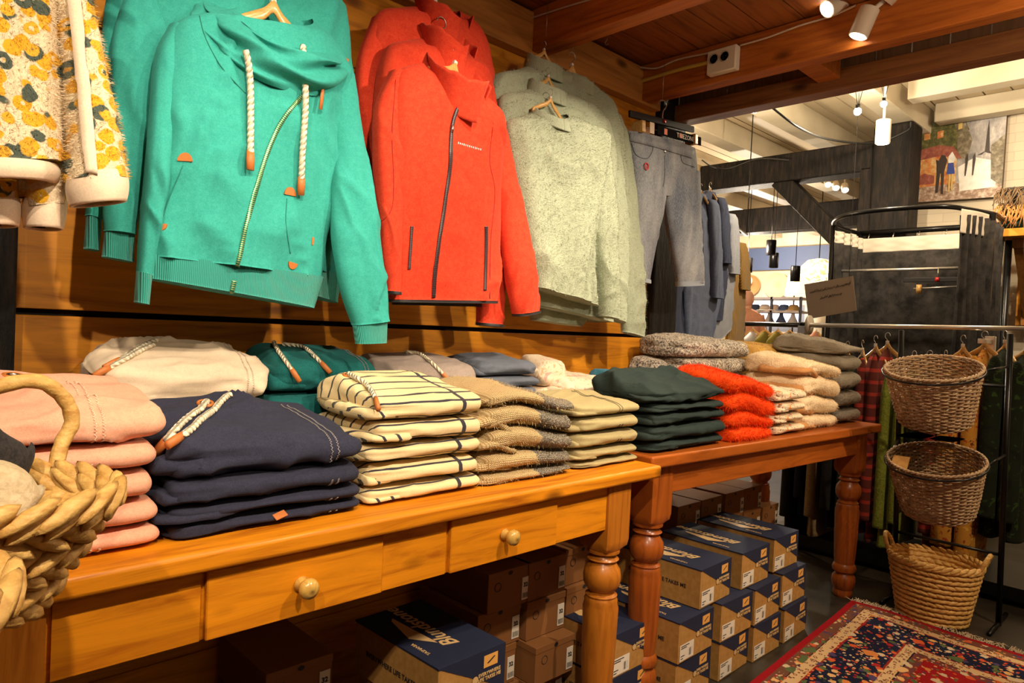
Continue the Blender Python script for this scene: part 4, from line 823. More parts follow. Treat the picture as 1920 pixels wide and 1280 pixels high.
panel(pC2, [(20, 200), (35, 300), (34, 395)], [(95, 200), (108, 300), (106, 390)], [.04, .045, .045], 162, off=.05, cap=False).build('sleeve', mPl, F2)
open_cuff(pC2, [(32, 378), (34, 430)], [(110, 378), (104, 436)], .046, F2, off=.05)
panel(pC2, [(-70, 250), (-60, 395)], [(25, 250), (28, 395)], [.04, .04], 163, off=.03, cap=False).build('sleeve', mPl, F2); open_cuff(pC2, [(-60, 380), (-58, 425)], [(30, 378), (28, 428)], .044, F2, off=.03)
hang(pC2.at(10, -330), 0, 'wooden hanger of the rear printed coat, above the picture')
# ================= boxes under the tables =================
mKraft = new_mat('kraft_card', (.46, .25, .09), .8); f = noise(mKraft, coords(mKraft), 60, 3); setc(mKraft, ramp(mKraft, f, [(.3, (.36, .17, .035)), (.7, (.46, .23, .055))]))
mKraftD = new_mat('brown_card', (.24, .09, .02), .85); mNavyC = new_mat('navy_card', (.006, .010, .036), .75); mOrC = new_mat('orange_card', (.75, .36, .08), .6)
mLabW = new_mat('white_label', (.75, .66, .55), .6); mInk = new_mat('black_ink', (.02, .015, .015), .7); mSand = new_mat('sand_print', (.60, .38, .16), .6)
BW, BD, BH = .205, .33, .128
def shoe_box(label):
    r = thing('boot_box', label, 'box', (0, 0, 0), 'navy and kraft boot boxes'); e = .0008
    MB().bx(0, BW, 0, BD, 0, BH).build('carton', mKraft, r, smooth=False, bev=.0015, seg=1)
    lid = MB().bx(-.001, BW+.001, -.001, BD+.001, BH-.003, BH+.0012); lid.add([(BW+.0005, -.0012, .022), (BW+.0005, -.0012, BH), (0, -.0012, BH)], [(0, 1, 2)]); lid.add([(BW+.0012, -.0012, .022), (BW+.0012, BD, .022), (BW+.0012, BD, BH), (BW+.0012, -.0012, BH)], [(0, 1, 2, 3)])
    ld = lid.build('lid_wrap', mNavyC, r, smooth=False)
    text('Blundstone', .058, mSand, 'lettering', ld, (BW*.5, BD*.60, BH+.0018), (0, 0, PI/2), bold=.0008, shear=.3); MB().add([(BW*.38, BD*.30, BH+.0020), (BW*.18, BD*.48, BH+.0020), (BW*.30, BD*.80, BH+.0020), (BW*.36, BD*.84, BH+.0020)], [(0, 1, 2, 3)]).build('peak_logo', mSand, ld, smooth=False)
    text('TASMANIA', .014, mSand, 'lettering', ld, (BW*.13, BD*.30, BH+.0018), (0, 0, PI/2))
    q = MB().add([(.135, -.0022, .088), (.180, -.0022, .088), (.180, -.0022, .117), (.135, -.0022, .117)], [(0, 1, 2, 3)]).build('orange_tab', mOrC, ld, smooth=False); MB().add([(.145, -.0026, .098), (.150, -.0026, .096), (.172, -.0026, .108), (.168, -.0026, .110)], [(0, 1, 2, 3)]).build('boot_mark', mInk, q, smooth=False)
    text('EVERYWHERE\nLIFE TAKES ME', .0115, mSand, 'lettering', ld, (.155, -.0022, .068), (PI/2, 0, 0), bold=.0003); th = np.linspace(0, 2*PI, 18)[:-1]
    MB().poly(np.stack([.110+.009*np.cos(th), 0*th-.0022, .068+.009*np.sin(th)], 1)).build('round_mark', mSand, ld, smooth=False)
    lb = MB().add([(.006, -.0016, .006), (.088, -.0016, .006), (.088, -.0016, .058), (.006, -.0016, .058)], [(0, 1, 2, 3)]).build('size_label', mLabW, r, smooth=False); mb = MB(); rg = random.Random(4)
    for i in range(16):
        if rg.random() > .3: x = .056+i*.0014; mb.add([(x, -.0020, .014), (x+.0009, -.0020, .014), (x+.0009, -.0020, .038), (x, -.0020, .038)], [(0, 1, 2, 3)])
    for z, x0, x1 in ((.050, .012, .06), (.044, .012, .045), (.020, .012, .034), (.012, .012, .026)): mb.add([(x0, -.0020, z), (x1, -.0020, z), (x1, -.0020, z+.003), (x0, -.0020, z+.003)], [(0, 1, 2, 3)])
    mb.build('label_print', mInk, lb, smooth=False); text('EVERYWHERE LIFE TAKES ME', .0175, mInk, 'lettering', r, (-.0012, BD/2, .062), (PI/2, 0, -PI/2), bold=.0003, ext=.0002); return r
first_box = [None]
def boot_box(x, y, z, label, rz=0):
    if first_box[0] is None: o = first_box[0] = shoe_box(label); o.location = (x, y, z+.001); o.rotation_euler = (0, 0, rz); return o
    return dup(first_box[0], (x, y, z+.001), rz, label)
h = BH+.0028
for i, (x, y) in enumerate(((2.115, 1.118), (2.335, 1.108), (2.575, 1.105))): boot_box(x, y, 0, 'navy boot box on the floor, %s of the front row beside the rug' % ('leftmost', 'middle one', 'rightmost')[i], rz=(.02, -.01, .015)[i])
for i, (x, y) in enumerate(((1.63, 1.20), (1.87, 1.125), (2.115, 1.118), (2.335, 1.11), (2.575, 1.12))): boot_box(x, y, h, 'navy boot box in the middle layer, number %s from the left behind the turned legs' % ('one', 'two', 'three', 'four', 'five')[i], rz=(0, .01, -.02, .02, 0)[i])
for i, (x, y) in enumerate(((2.01, 1.14), (2.285, 1.14), (2.555, 1.15))): boot_box(x, y, 2*h, 'navy boot box on top of the heap, %s' % ('nearest the camera', 'the middle one of three', 'farthest from the camera')[i], rz=(.03, 0, -.01)[i])
boot_box(1.63, 1.20, 0, 'navy boot box on the floor behind the drawer table leg'); boot_box(1.87, 1.13, 0, 'navy boot box on the floor behind the near side table leg')
for i in range(3): boot_box(.955, 1.165, i*h, ('lowest boot box under the drawer table, mostly below the picture', 'middle boot box of the stack under the drawer table', 'large navy boot box, spotlit, topmost under the drawer table')[i], rz=(0, -.03, .02)[i])
for i in range(2): boot_box(.52, 1.19, i*h, ('lower boot box at the left under the drawers', 'dark boot box at the lower left under the first drawer')[i])
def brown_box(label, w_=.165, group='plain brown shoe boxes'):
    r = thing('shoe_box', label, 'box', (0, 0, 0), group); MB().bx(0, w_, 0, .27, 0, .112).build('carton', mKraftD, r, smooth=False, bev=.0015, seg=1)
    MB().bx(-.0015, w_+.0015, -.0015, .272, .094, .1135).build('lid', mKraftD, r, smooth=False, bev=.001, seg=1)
    th = np.linspace(0, 2*PI, 20)[:-1]; MB().poly(np.stack([w_*.5+.009*np.cos(th), 0*th-.0022, .103+.006*np.sin(th)], 1)).build('finger_hole', mInk, r, smooth=False)
    MB().tube(np.stack([w_*.22+.012*np.cos(th), 0*th-.001, .07+.012*np.sin(th)], 1), .0009, 4, closed=True).build('round_stamp', mInk, r)
    lb = MB().bx(w_-.034, w_-.006, -.0026, -.0012, .012, .078).build('size_label', mLabW, r, smooth=False); text('32', .017, mInk, 'lettering', lb, (w_-.020, -.003, .055), (PI/2, 0, 0), bold=.0006)
    mb = MB()
    for i in range(9): x = w_-.031+i*.0026; mb.add([(x, -.003, .017), (x+.0013, -.003, .017), (x+.0013, -.003, .032), (x, -.003, .032)], [(0, 1, 2, 3)])
    mb.build('label_print', mInk, lb, smooth=False); return r
NB = None
def brown(x, y, z, label, rz=0):
    global NB
    if NB is None: NB = brown_box(label); NB.location = (x, y, z+.001); NB.rotation_euler = (0, 0, rz); return
    dup(NB, (x, y, z+.001), rz, label)
hb = .1152; rowN = ('on the floor', 'in the second layer', 'in the third layer', 'in the top layer')
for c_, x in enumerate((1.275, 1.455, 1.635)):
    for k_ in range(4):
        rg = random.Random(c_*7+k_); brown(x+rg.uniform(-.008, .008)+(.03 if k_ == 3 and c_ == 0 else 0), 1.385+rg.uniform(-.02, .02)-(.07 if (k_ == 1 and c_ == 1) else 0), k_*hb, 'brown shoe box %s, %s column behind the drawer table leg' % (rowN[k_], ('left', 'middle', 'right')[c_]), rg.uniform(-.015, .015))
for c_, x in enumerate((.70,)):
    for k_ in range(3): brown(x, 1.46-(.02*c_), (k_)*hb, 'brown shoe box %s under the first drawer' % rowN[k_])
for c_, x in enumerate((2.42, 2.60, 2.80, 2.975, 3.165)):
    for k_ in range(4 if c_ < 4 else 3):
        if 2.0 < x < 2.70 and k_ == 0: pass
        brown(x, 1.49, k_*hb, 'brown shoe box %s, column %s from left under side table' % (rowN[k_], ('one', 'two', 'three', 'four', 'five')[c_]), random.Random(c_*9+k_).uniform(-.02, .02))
# ================= baskets =================
mWick = new_mat('bleached_wicker', (.38, .24, .13), .6); f = noise(mWick, coords(mWick), 35, 3); setc(mWick, ramp(mWick, f, [(.3, (.27, .15, .075)), (.7, (.50, .34, .19))]))
mGrass = new_mat('seagrass', (.70, .40, .10), .6); f = noise(mGrass, coords(mGrass, (1, 1, 3)), 40, 4, .6); setc(mGrass, ramp(mGrass, f, [(.3, (.46, .22, .04)), (.7, (.80, .50, .16))])); bump(mGrass, noise(mGrass, coords(mGrass), 250, 2), .5, .002)
def wicker(name, label, rx, ry, h, bs, cat='basket', group=None, rows=30):
    r = thing(name, label, cat, (0, 0, 0), group); n = 300; th = np.linspace(0, 2*PI, n, endpoint=False); st = 34; mb = MB()
    for k in range(rows):
        t = (k+.5)/rows; s_ = bs+(1-bs)*t**.8; w_ = .0038*np.sin(th*st/2+(PI if k % 2 else 0)); mb.tube(np.stack([(rx*s_+w_)*np.cos(th), (ry*s_+w_)*np.sin(th), h*t+.0015*np.sin(th*st/2+k)], 1), h/rows*.46, 5, closed=True)
    wv = mb.build('woven_wall', mWick, r); mb = MB()
    for i in range(st): a = (i+.5)*2*PI/st; mb.tube([((rx*(bs+(1-bs)*t**.8))*math.cos(a), (ry*(bs+(1-bs)*t**.8))*math.sin(a), h*t) for t in np.linspace(0, 1.02, 8)], .0025, 5)
    mb.lathe([(0, .004), (rx*bs, .004), (rx*bs, .010), (0, .010)], 40, ex=(1, ry/rx)); mb.build('stakes_and_base', mWick, r)
    t = np.linspace(0, 2*PI, 400, endpoint=False); mb = MB()
    for p0 in (0, PI): mb.tube(np.stack([(rx+.002+.003*np.cos(t*30+p0))*np.cos(t), (ry+.002+.003*np.cos(t*30+p0))*np.sin(t), h+.003*np.sin(t*30+p0)], 1), .0042, 5, closed=True)
    mb.build('rolled_rim', mWick, r); return r
STX, STL = 3.34, -.07            # stand plane and its lean
B1 = wicker('wicker_basket', 'empty oval wicker basket, topmost on the black stand', .145, .168, .235, .74, group='wicker baskets on the stand')
B1.location = (3.185, .80, .842); B1.rotation_euler = (0, math.radians(-19), 0)
B2 = dup(B1, (3.20, .775, .482), 0, 'wicker basket holding dark gloves, second on the black stand', rot=(0, math.radians(-19), 0))
def braid_row(mb, rx, ry, z, r, n, seed, ph=0, tw=.6, cx=0, cy=0):
    rg = random.Random(seed)
    aa = np.linspace(0, 2*PI, 721); sl_ = np.r_[0, np.cumsum(np.hypot(rx*np.diff(np.cos(aa)), ry*np.diff(np.sin(aa))))]
    for i in range(n):
        a = float(np.interp((i+ph)/n*sl_[-1], sl_, aa)); t = np.array([-rx*math.sin(a), ry*math.cos(a), 0]); t /= np.linalg.norm(t); o = np.array([math.cos(a)/rx, math.sin(a)/ry, 0]); o /= np.linalg.norm(o); zz = np.array([0, 0, 1.])
        L = sl_[-1]/n*.88; d = 1 if seed % 2 else -1; tt = t*math.cos(tw)+zz*math.sin(tw)*d; nn = np.cross(o, tt); Rm = np.stack([tt, nn, o], 1)
        mb.blob((cx+rx*math.cos(a), cy+ry*math.sin(a), z+rg.uniform(-.001, .001)), (L*rg.uniform(.9, 1.15), r*rg.uniform(.62, .85), r*.75), Rm, 8, 7)
def grass(name, label, rx, ry, h, bs, rows, n, hand=(), group=None, flare=1.0, tw=.16):
    r = thing(name, label, 'basket', (0, 0, 0), group); mb = MB(); rr = h/rows*.60
    for k in range(rows): t = (k+.5)/rows; s_ = bs+(1-bs)*t**flare; braid_row(mb, rx*s_, ry*s_, h*t, rr, n, k, ph=.5*(k % 2), tw=tw)
    s0 = bs; mb.lathe([(0, .003), (rx*bs, .003), (rx*(bs+.02), h*.2), (rx*(bs+(1-bs)*.5)*.975, h*.5), (rx*.985, h*.97), (rx*.97, h*.97), (rx*(bs+(1-bs)*.5)*.955, h*.5), (rx*(bs-.03), h*.1), (0, h*.08)], 48, ex=(1, ry/rx))
    mb.build('braided_wall', mGrass, r); mb = MB()
    braid_row(mb, rx*1.01, ry*1.01, h, rr*1.0, int(n*1.1), 1, tw=.5); mb.build('braided_rim', mGrass, r)
    for hp in hand:
        P = resamp(hp, 60); mb = MB(); ln = np.linspace(0, 1, 60); mb.tube(P, .0085*(rr/.013)**.5*(1+.12*np.abs(np.sin(ln*40))), 10); mb.build('handle', mGrass, r)
    return r
hh = .335
g_ = grass('seagrass_basket', 'golden braided seagrass basket with two handles on the floor by the rug', .150, .172, .25, .74, 12, 30, [[(.03, .165, .24), (.03, .185, .29), (0, .195, .315), (-.03, .185, .29), (-.03, .165, .24)], [(.03, -.165, .24), (.03, -.185, .29), (0, -.195, .315), (-.03, -.185, .29), (-.03, -.165, .24)]])
g_.location = (3.345, .81, .001)
for (nm, lb, p0, p1, p2) in ():
    pass
GL = thing('winter_glove', 'dark knitted glove without a tag, right in the middle wicker basket', 'gloves', (3.15, .82, .62))
mGl = fabric('charcoal_knit', (.03, .027, .025), (.015, .013, .012), 300)
P, uv = fold_grid(3.05, 3.24, .70, .09, .60, .64, 5, wr=.008, nx=36, nt=40); MB().grid(P, cv=True, cap=True).build('knitted_cloth', mGl, GL)
GL2 = thing('winter_glove', 'dark knitted glove with a brown card tag, left in the middle wicker basket', 'gloves', (3.12, .86, .60)); P, uv = fold_grid(3.02, 3.22, .80, .10, .605, .655, 6, wr=.008, nx=36, nt=40); MB().grid(P, cv=True, cap=True).build('knitted_cloth', mGl, GL2)
MB().box((3.05, .88, .675), (.07, .06, .002), rot=np.array(Matrix.Rotation(-.9, 3, 'Y'))).build('brown_tag', mKraft, GL2, smooth=False)
def stand(label, x, y0, y1, loc=None):
    r = thing('basket_stand', label, 'stand', (x, (y0+y1)/2, 0)); mb = MB()
    for y in (y0, y1): mb.tube([(x+.02, y, 0), (x-.09, y, 1.215)], .011, 10)
    mb.build('side_poles', mBlack, r)
    for z, cx_, cy_ in ((1.052, 3.108, .80), (.692, 3.123, .775)):
        for s_ in (-1, 1): MB().tube([(x-.09*z/1.24+.02*(1-z/1.24), (y0+y1)/2+s_*(y1-y0)/2, z+.03), (cx_+.05, cy_+s_*.172, z+.015)], .005, 6).build('ring_arm', mBlack, r)
        th = np.linspace(0, 2*PI, 60)[:-1]; MB().tube(np.stack([cx_+.147*np.cos(th), cy_+.178*np.sin(th), z+np.cos(th)*.050], 1), .004, 6, closed=True).build('basket_ring', mBlack, r)
    for z in (1.0, .30): MB().tube([(x-.09*z/1.24+.02*(1-z/1.24), y0, z), (x-.09*z/1.24+.02*(1-z/1.24), y1, z)], .007, 8).build('cross_bar', mBlack, r)
    for y in (y0, y1): MB().tube([(x-.15, y, .008), (x+.17, y, .008)], .009, 8).build('foot', mBlack, r)
    return r
stand('black metal stand carrying the wicker baskets beside the clothes rail', 3.47, .60, 1.0)
# the braided baskets at the left edge of the view
LB = grass('seagrass_basket', 'chunky braided grass basket holding dark and cream hats, left edge', .178, .13, .125, .60, 6, 26, [[[-0.06, 0.118, 0.115], [-0.03, 0.112, 0.18], [0.01, 0.105, 0.222], [0.0556, 0.1187, 0.2357], [0.0782, 0.1433, 0.2133], [0.0874, 0.1486, 0.1824], [0.08, 0.138, 0.155], [0.078, 0.122, 0.118]]], group='chunky grass baskets', tw=.5)
LB.location = (.062, .925, .822); LB.rotation_euler = (0, 0, math.radians(-30))
LB2 = dup(LB, (-.075, .665, .80), math.radians(10), 'chunky grass basket cut by the left edge, nearest the camera')
LB3 = dup(LB, (-.03, .80, .55), math.radians(60), 'lowest chunky grass basket at the left edge, handle showing')
r = thing('basket_stand', 'black stand holding the chunky grass baskets, outside the picture', 'stand', (-.25, .8, 0)); MB().tube([(-.22, .95, 0), (-.22, .95, 1.2)], .011, 10).build('pole', mBlack, r)
for a, b in (((-.22, .95, .812), (.10, .93, .812)), ((-.22, .95, .80), (-.10, .66, .797)), ((-.22, .95, .55), (-.02, .80, .547))): MB().tube([a, b], .005, 8).build('arm', mBlack, r)
MB().lathe([(0, 0), (.16, 0), (.16, .012), (0, .012)], 32, c=(-.22, .95, 0)).build('base_plate', mBlack, r)
mHatC = fabric('cream_felt', (.66, .52, .33), (.50, .38, .22), 150, bs=.8, bd=.002); mHatD = fabric('charcoal_felt', (.05, .042, .04), (.02, .018, .018), 200)
HT = thing('knitted_hat', 'cream felt hat lying in the front of the grass basket', 'hat', (.04, .89, .9)); P, uv = fold_grid(-.07, .158, .842, .088, .86, .985, 77, wr=.008, nx=40, nt=50, ez=2); MB().grid(P, cv=True, cap=True).build('felt_crown', mHatC, HT)
HT = thing('knitted_hat', 'charcoal hat behind the cream one in the grass basket', 'hat', (.04, .97, .9)); P, uv = fold_grid(-.06, .150, .935, .075, .86, 1.03, 78, wr=.008, ridge=.008, nx=40, nt=50, ez=2.2, groove=.5); MB().grid(P, cv=True, cap=True).build('felt_crown', mHatD, HT)
# ================= persian rug =================
mRug = new_mat('persian_rug', (.3, .05, .03), .95, 0, .1); v = sepxyz(mRug, uvtex(mRug)); RL, RW = 2.4, 1.5
dx = math_(mRug, 'SUBTRACT', RL/2, math_(mRug, 'ABSOLUTE', math_(mRug, 'SUBTRACT', v[0], RL/2))); dy = math_(mRug, 'SUBTRACT', RW/2, math_(mRug, 'ABSOLUTE', math_(mRug, 'SUBTRACT', v[1], RW/2)))
nz = noise(mRug, uvtex(mRug), 40, 3); dd = math_(mRug, 'ADD', math_(mRug, 'MINIMUM', dx, dy), math_(mRug, 'MULTIPLY', math_(mRug, 'SUBTRACT', nz, .5), .006))
base = ramp(mRug, math_(mRug, 'MULTIPLY', dd, 2), [(0, (.30, .008, .012)), (.05, (.16, .06, .035)), (.13, (.02, .01, .015)), (.138, (.62, .38, .18)), (.222, (.25, .02, .015)), (.235, (.012, .014, .035)), (.56, (.25, .02, .015)), (.575, (.60, .36, .16)), (.655, (.02, .012, .02)), (.665, (.17, .05, .04)), (.74, (.34, .012, .014))], 'CONSTANT')
def vor(sc, loc=(0, 0, 0)):
    n = node(mRug.node_tree, 'ShaderNodeTexVoronoi'); n.inputs['Scale'].default_value = sc; mRug.node_tree.links.new(uvtex(mRug, loc=loc), n.inputs['Vector']); return n
pal = [(0, (.62, .10, .03)), (.18, (.70, .40, .16)), (.36, (.36, .02, .02)), (.5, (.10, .13, .05)), (.62, (.60, .45, .28)), (.78, (.08, .05, .12)), (.9, (.66, .22, .06))]
cur = base
for sc, lo, loc in ((62, .36, (0, 0, 0)), (27, .38, (3, 1, 0)), (10, .24, (7, 5, 0))):
    n = vor(sc, loc); col = node(mRug.node_tree, 'ShaderNodeSeparateColor'); mRug.node_tree.links.new(n.outputs['Color'], col.inputs[0]); c = ramp(mRug, col.outputs[0], pal, 'CONSTANT')
    d = math_(mRug, 'ADD', n.outputs['Distance'], math_(mRug, 'MULTIPLY', math_(mRug, 'SUBTRACT', noise(mRug, uvtex(mRug), sc*2.5, 1), .5), .45)); k = math_(mRug, 'MULTIPLY', math_(mRug, 'LESS_THAN', d, lo), math_(mRug, 'LESS_THAN', col.outputs[1], .75)); k = math_(mRug, 'MULTIPLY', k, math_(mRug, 'GREATER_THAN', dd, .028)); cur = mixc(mRug, k, cur, c)
# small dark motifs along the pale bands
bd_ = math_(mRug, 'MAXIMUM', math_(mRug, 'LESS_THAN', math_(mRug, 'ABSOLUTE', math_(mRug, 'SUBTRACT', dd, .09)), .017), math_(mRug, 'LESS_THAN', math_(mRug, 'ABSOLUTE', math_(mRug, 'SUBTRACT', dd, .307)), .016))
n = vor(58, (1, 2, 0)); cur = mixc(mRug, bd_, cur, mixc(mRug, math_(mRug, 'LESS_THAN', math_(mRug, 'ABSOLUTE', math_(mRug, 'SUBTRACT', n.outputs['Distance'], .30)), .09), (.62, .40, .20), (.16, .05, .03)))
setc(mRug, cur); bump(mRug, noise(mRug, uvtex(mRug), 500, 2), .5, .002)
RG = thing('persian_rug', 'red and navy floral persian rug with cream fringe on the stone floor', 'rug', (0, 0, 0)); nx_, ny_ = 120, 80; u = np.linspace(0, RL, nx_); q = np.linspace(0, RW, ny_)
A = np.array([3.235, 1.095]); ex = np.array([-1.0, -.052]); ex /= np.linalg.norm(ex); ey = np.array([-.03, -1.0]); ey /= np.linalg.norm(ey)
G = A+u[:, None, None]*ex+q[None, :, None]*ey; G[..., 0] += .012*np.sin(q*9)[None]; Zr = .009+.003*fbm(np.stack([G[..., 0]*4, G[..., 1]*4, 0*G[..., 0]], -1), 5, 2)
T_ = np.concatenate([G, Zr[..., None]], -1); UVr = np.stack(np.broadcast_arrays(u[:, None], q[None]), -1); mb = MB().grid(T_[::-1], uv=UVr[::-1]); B_ = T_.copy(); B_[..., 2] = .001; E_ = [T_[:, 0], T_[-1], T_[::-1, -1], T_[::-1][-1:][0][::-1]]
for a, b in ((T_[:, 0], B_[:, 0]), (T_[:, -1], B_[:, -1]), (T_[0], B_[0]), (T_[-1], B_[-1])): mb.grid(np.stack([a, b]), uv=np.zeros((2, len(a), 2)))
mb.build('woven_pile', mRug, RG); mFr = new_mat('fringe_cotton', (.55, .42, .27), .9); rng = np.random.default_rng(8); mb = MB()
for i in range(520):
    y = rng.uniform(-.005, RW); p = A+ey*y; L = rng.uniform(.03, .065); d = rng.normal(0, .35); j = rng.normal(0, .012, 3); p0 = np.array([p[0]+.012*math.sin(y*9), p[1], .008]); e = np.array([math.cos(d), math.sin(d), 0]); mb.tube([p0, p0+e*L*.5+[j[0]*.4, j[1]*.5, .003+abs(j[2])*.3], p0+e*L+[0, j[1], -.005]], [.0016, .0014, .0009], 4)
tag(mb.build('fringe', mFr, RG), kind='stuff')
# ================= clothes rail beyond the table =================
XR = 3.93
RL_ = thing('clothes_rail', 'chrome clothes rail full of hangers behind the basket stand', 'clothes rail', (XR, 1.1, 0))
ra, rb = at(1506, 609, X=XR), at(1990, 617, X=XR)
MB().tube([ra, rb], .011, 12).build('rail', mChrome, RL_); e = (rb-ra)/np.linalg.norm(rb-ra); MB().tube([ra-e*.012, ra+e*.012], .017, 14).build('end_cap', mBlack, RL_)
pt_ = at(1838, 640, X=XR); MB().bx(XR+.19, XR+.225, pt_[1]-.022, pt_[1]+.022, .115, pt_[2]+.03).bx(XR, XR+.19, pt_[1]-.012, pt_[1]+.012, pt_[2]-.01, pt_[2]+.014).build('post', mChrome, RL_, smooth=False, bev=.003)
pq = at(1503, 640, X=XR); MB().bx(XR-.018, XR+.018, pq[1]-.02, pq[1]+.02, .115, ra[2]-.005).build('post', mChrome, RL_, smooth=False, bev=.003)
MB().bx(XR-.14, XR+.30, pt_[1]-.03, pt_[1]+.03, .0905, .115).build('base', mBlack, RL_, smooth=False); MB().bx(XR-.14, XR+.20, pq[1]-.03, pq[1]+.03, .0905, .115).build('base', mBlack, RL_, smooth=False)
DS = tag(MB().lathe([(0, -.004), (.055, -.004), (.055, .004), (0, .004)], 40, axis=1, c=tuple(ra-e*-.035)).build('size_disc', new_mat('frosted_disc', (.42, .35, .27), .4)), 'round pale size disc at the end of the chrome rail', 'disc')
mPlaid = stripe_mat('plaid_flannel', (.10, .02, .015), (.30, .03, .02), .06, .3, None); mYel = print_mat('golden_print', (.50, .22, .03), (.30, .04, .02), (.10, .03, .01), (.6, .33, .05), 22)
mLime = fabric('lime_knit', (.20, .22, .03), (.10, .11, .015), 90, bs=1, bd=.004); mDkG = print_mat('dark_green_print', (.012, .016, .008), (.03, .055, .012), (.008, .01, .006), (.03, .05, .015), 12); mTanG = fabric('tan_corduroy', (.28, .19, .10), (.2, .13, .06), 120)
mCoal = fabric('charcoal_cotton', (.018, .016, .016), (.01, .009, .009), 200); mInkN = fabric('ink_cotton', (.012, .014, .028), (.008, .009, .018), 200)
def rail_item(px, wpx, ytop, ybot, mat, lab, nm, cat, seed, D=.17, tilt=0):
    # seen from its shoulder side: broad across the rail, thin along it
    pl = Plane(1.0, px, 640); c0 = at(px, 640, X=XR-.02); r = thing(nm, lab, cat, (c0[0], c0[1], at(px, ybot, X=XR-.02)[2])); zt, zb = at(px, ytop, X=XR-.02)[2], at(px, ybot, X=XR-.02)[2]; hw = wpx/1295*3.1/2
    n, m = 60, 40; t = np.linspace(0, 1, n); th = np.linspace(0, 2*PI, m, endpoint=False); W = np.interp(t, [0, .03, .1, .3, 1], [.25, .6, .9, 1, 1.05])*hw; DD = np.interp(t, [0, .06, .14, .4, 1], [.15, .55, .95, 1, .95])*D
    X = c0[0]+DD[:, None]*np.cos(th)[None]; Y = c0[1]+W[:, None]*np.sin(th)[None]+tilt*t[:, None]; Z = (zt+(zb-zt)*t)[:, None]+0*X; f_ = fbm(np.stack([X*9, Y*30, Z*2.5], -1), seed, 3)*.012*(0.3+t[:, None]); P = np.stack([X+np.cos(th)*f_, Y+np.sin(th)*f_, Z], -1)
    MB().grid(P, cv=True, cap=True, uv=np.stack([Y*1.0+X, -Z], -1)).build('cloth_body', mat, r); sl = P.copy(); k = int(n*.85); S_ = P[:k].copy(); S_[..., 0] = c0[0]-D*1.05+.035*np.cos(th)[None]*np.interp(t[:k], [0, .1, 1], [.3, 1, .8])[:, None]-.02*t[:k, None]; S_[..., 1] = c0[1]+.8*W[:k, None]*np.sin(th)[None]+tilt*t[:k, None]; S_[..., 2] -= .03
    MB().grid(S_, cv=True, cap=True, uv=np.stack([S_[..., 1], -S_[..., 2]], -1)).build('sleeve', mat, r); hg = dup(HANG0, (c0[0], c0[1]+.0, zt+.035), .85+.25*math.sin(seed*2.1), 'hanger of the '+lab.split(',')[0].replace(' garment', ''), 'hangers on the chrome rail'); hg.scale = (1, 1, 1)
    return r
items = ((1562, 26, 672, 1000, mTanG, 'tan corduroy shirt on the chrome rail, visible under the side table', 'rail_shirt', 'shirt', 1), (1618, 24, 668, 1000, mDkG, 'dark green shirt left of the plaid shirts', 'rail_shirt', 'shirt', 2), (1642, 26, 660, 995, mPlaid, 'dark red plaid shirt beside the grey pullovers', 'rail_shirt', 'shirt', 3), (1664, 26, 655, 1010, mPlaid, 'darker plaid shirt behind the stand pole', 'rail_shirt', 'shirt', 4),
         (1690, 26, 690, 1020, mLime, 'lime green ribbed cardigan behind the wicker baskets', 'rail_cardigan', 'cardigan', 5), (1716, 26, 690, 1010, mLime, 'second lime green cardigan behind the wicker baskets', 'rail_cardigan', 'cardigan', 6), (1745, 26, 690, 960, mDkG, 'black green dress hidden by the wicker baskets', 'rail_dress', 'dress', 7), (1775, 26, 690, 1030, mPlaid, 'plaid dress mostly behind the wicker baskets', 'rail_dress', 'dress', 8),
         (1806, 44, 662, 1060, mYel, 'golden printed dress right of the wicker baskets', 'rail_dress', 'dress', 9), (1846, 34, 655, 1090, mYel, 'longest golden printed dress beside the chrome post', 'rail_dress', 'dress', 10), (1884, 40, 655, 1000, mDkG, 'dark green coat at the right edge', 'rail_coat', 'coat', 11), (1925, 40, 665, 1010, mDkG, 'dark green coat cut by the right edge', 'rail_coat', 'coat', 12), (1516, 24, 670, 1000, mCoal, 'charcoal shirt on the rail just right of the size disc', 'rail_shirt', 'shirt', 13), (1540, 24, 670, 960, mInkN, 'ink blue shirt on the rail left of the tan one', 'rail_shirt', 'shirt', 14), (1590, 26, 670, 985, mCoal, 'charcoal shirt on the rail right of the tan one', 'rail_shirt', 'shirt', 15))
for it in items: rail_item(*it)
PLF = thing('low_platform', 'dark low platform with pinkish folded rugs under the chrome rail', 'platform', (3.95, 1.1, 0)); MB().bx(3.78, 4.25, .3, 1.75, .03, .09).build('deck', mBlack, PLF, smooth=False)
MB().bx(3.85, 3.9, .35, 1.7, 0, .03).build('plinth', mBlack, PLF, smooth=False)
mPk = print_mat('pink_woven', (.42, .24, .19), (.25, .08, .08), (.5, .36, .3), (.3, .12, .1), 40)
for nm, (y0, y1) in (('left end of the dark platform', (1.25, 1.68)), ('right end of the dark platform', (.45, .85))):
    P, uv = fold_grid(y0, y1, 3.80, .30, .092, .16, 3, wr=.008, ridge=.006, nx=40, nt=40); P = P[..., [1, 0, 2]][::-1]; tag(MB().grid(P, cv=True, cap=True, uv=uv).build('folded_rug', mPk), 'pinkish folded woven rug on the '+nm, 'rug', 'folded rugs on the platform')
